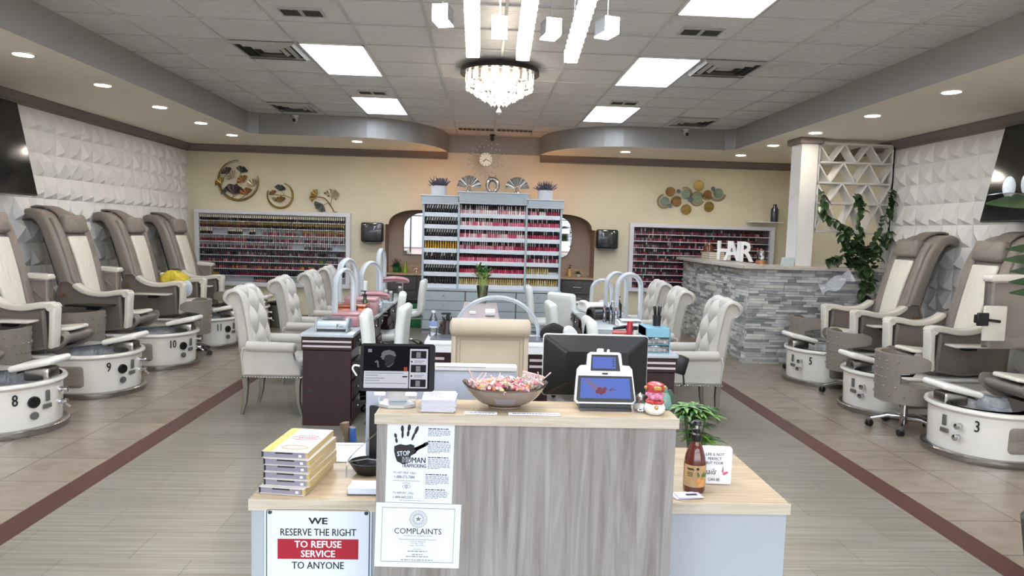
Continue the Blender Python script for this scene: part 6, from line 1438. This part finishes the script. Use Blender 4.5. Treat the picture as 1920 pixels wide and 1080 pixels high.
for k,(x,y) in enumerate(((1.345,6.93),(1.36,6.78),(1.25,6.85),(1.29,6.72),(1.33,6.66))):
    if k<2: water(('clear water bottle on the stone bar side table, behind its neighbour','clear water bottle on the stone bar side table, the nearer one')[k],x,y,TZ)
    else: b=MB(); b.mat(clr); b.lathe([(.001,0),(.018,0),(.02,.12),(.01,.14)],12); b.mat(capb if k%2 else mat('cap_rose','9A6A66',.4)); b.lathe([(.012,.138),(.011,.17),(.001,.171)],10); tag(b.build('clear_vial'),f'small clear liquid bottle with {("dark" if k%2 else "red")} cap below the water bottles, {("","","by the bottles","middle","by the desk")[k]}','bottle',group='clear liquid bottles',loc=(x,y,TZ))
def uv(lab,x,y,rz,m,m2,w=.2,d=.2,h=.10):
    t=thing('nail_lamp',lab,'nail lamp',(x,y,TZ),rz,'nail curing lamps'); b=MB(); b.mat(m); softslab(b,cr2([(-d/2,0),(-d/2,h*.6),(-d*.3,h),(d*.3,h),(d/2,h*.6),(d/2,0)],3),w/2,.03,M=RZ(pi/2)); b.build('case',t); b=MB(); b.mat(m2); b.box(-w*.36,w*.36,-d/2-.004,-d*.2,.012,h*.55,.01,2); b.build('opening',t)
uv('black nail curing lamp beside the water bottles',1.24,7.06,.2,blk,mat('dark_gap','2B2826',.7),.24,.22,.12); uv('white nail curing lamp with a dark opening behind the black one',1.28,7.72,.3,wpl,blk,.30,.26,.13); uv('small dark bowl-like lamp with pale cloth at the far table end by the charcoal cabinet',1.25,8.62,.1,mat('maroon_dark','3A2226',.4),wpl,.26,.2,.07)
t=thing('pump_bottle','tall black pump bottle between the arch lamps on the stone bar side','bottle',(1.43,7.05,TZ)); b=MB(); b.mat(blk); b.lathe([(.001,0),(.036,0),(.036,.16),(.016,.19),(.016,.21),(.006,.212),(.006,.235)],16); b.box(-.045,.018,-.01,.01,.235,.247,.003,1); b.build('body',t)
t=thing('dust_collector','white nail dust collector with papers under the first arch lamp, stone bar side','dust collector',(1.43,6.5,TZ)); t.scale=(.9,.9,.9); b=MB(); b.mat(wpl); softslab(b,cr2([(-.12,0),(-.12,.04),(0,.075),(.14,.06),(.14,0)],3),.13,.015,M=RZ(pi/2)); b.build('case',t); b=MB(); b.mat(paper); b.box(-.1,.12,-.1,.1,.076,.078); b.build('paper_sheet',t)
t=thing('hand_drill','black electric nail drill lying beside the first arch lamp, stone bar side','nail drill',(1.34,6.22,TZ)); b=MB(); b.mat(blk); b.tube([(-.12,0,.02),(0,.02,.035),(.10,.05,.03)],[.012,.018,.01],10); b.box(.0,.1,-.06,.02,0,.045,.01,2); b.build('body',t); b=MB(); b.mat(redf); b.box(-.14,-.04,-.05,-.035,0,.012,.003,1); b.build('red_file',t)
t=thing('card_reader','black plastic bag holder hanging beside the table end by the first cream chair','holder',(1.545,5.25,.0)); b=MB(); b.mat(blk); M=RY(R(14)); b.box(-.05,.05,-.06,.06,.60,.74,.01,2,M=T(-.08,0,.0)@M@T(-.06,0,0)); b.tube([(-.02,0,.62),(.06,0,.58),(.07,0,.50),(.04,0,.49)],.008,6); b.box(-.10,-.02,-.04,.04,.62,.72,.006,1); b.build('body',t)
t=thing('black_garment','black garment draped over the back of the white technician chair by the bar-side table','garment',(.935,5.66,.80)); b=MB(); b.mat(mat('black_cloth','161618',.85,bump=.5,bs=30)); b.grid(lambda u,v:(-.10+.13*u*.6+.02*sin(3*v), -.13+.26*u, .10-.30*abs(v-.4)+.03*sin(8*u)),14,10); b.grid(lambda u,v:(-.105+.13*u*.6+.02*sin(3*v), -.13+.26*u, .106-.30*abs(v-.4)+.03*sin(8*u)),14,10); b.build('cloth',t)
t=thing('towel_pile','heap of black towels beside the white paper roll on the white-topped table end','towel',(.60,5.68,.76)); b=MB(); b.mat(mat('black_cloth','161618',.85,bump=.5,bs=30)); b.grid(lambda u,v:((.11+.02*sin(7*u))*cos(2*pi*u)*sin(pi*v),.10*sin(2*pi*u)*sin(pi*v),.06-.085*cos(pi*v)+.01*sin(9*u)),24,12); b.build('cloth',t)
t=thing('paper_towel_roll','white paper roll with a black core lying on a wall-less arm beside the black towels','paper roll',(.735,5.62,.84)); t['label']='white paper roll with a black core lying on its side beside the black towels'
b=MB(); b.mat(mat('tissue','E9ECEA',.9)); b.lathe([(.022,-.05),(.055,-.05),(.055,.12),(.022,.12)],24,RX(pi/2)); b.build('roll',t); b=MB(); b.mat(blk); b.lathe([(.022,-.05),(.022,.10),(.001,.10)],16,RX(pi/2)); b.cyl((0,.05,-.3),(0,.05,0),.012); b.box(-.1,.1,-.06,.16,-.085,-.058,.004,1); b.build('core_stand',t)
# bin behind the first cream chair
t=thing('waste_bin','dark olive waste bin on the floor by the back wall under the gold-capped rack','bin',(-3.35,11.3,0)); b=MB(); b.mat(mat('bin_olive','5A564A',.5)); b.lathe([(.001,0),(.13,0),(.17,.40),(.16,.40),(.001,.03)],20); b.mat(blk); b.lathe([(.172,.38),(.178,.41),(.16,.42)],20); b.build('body',t)
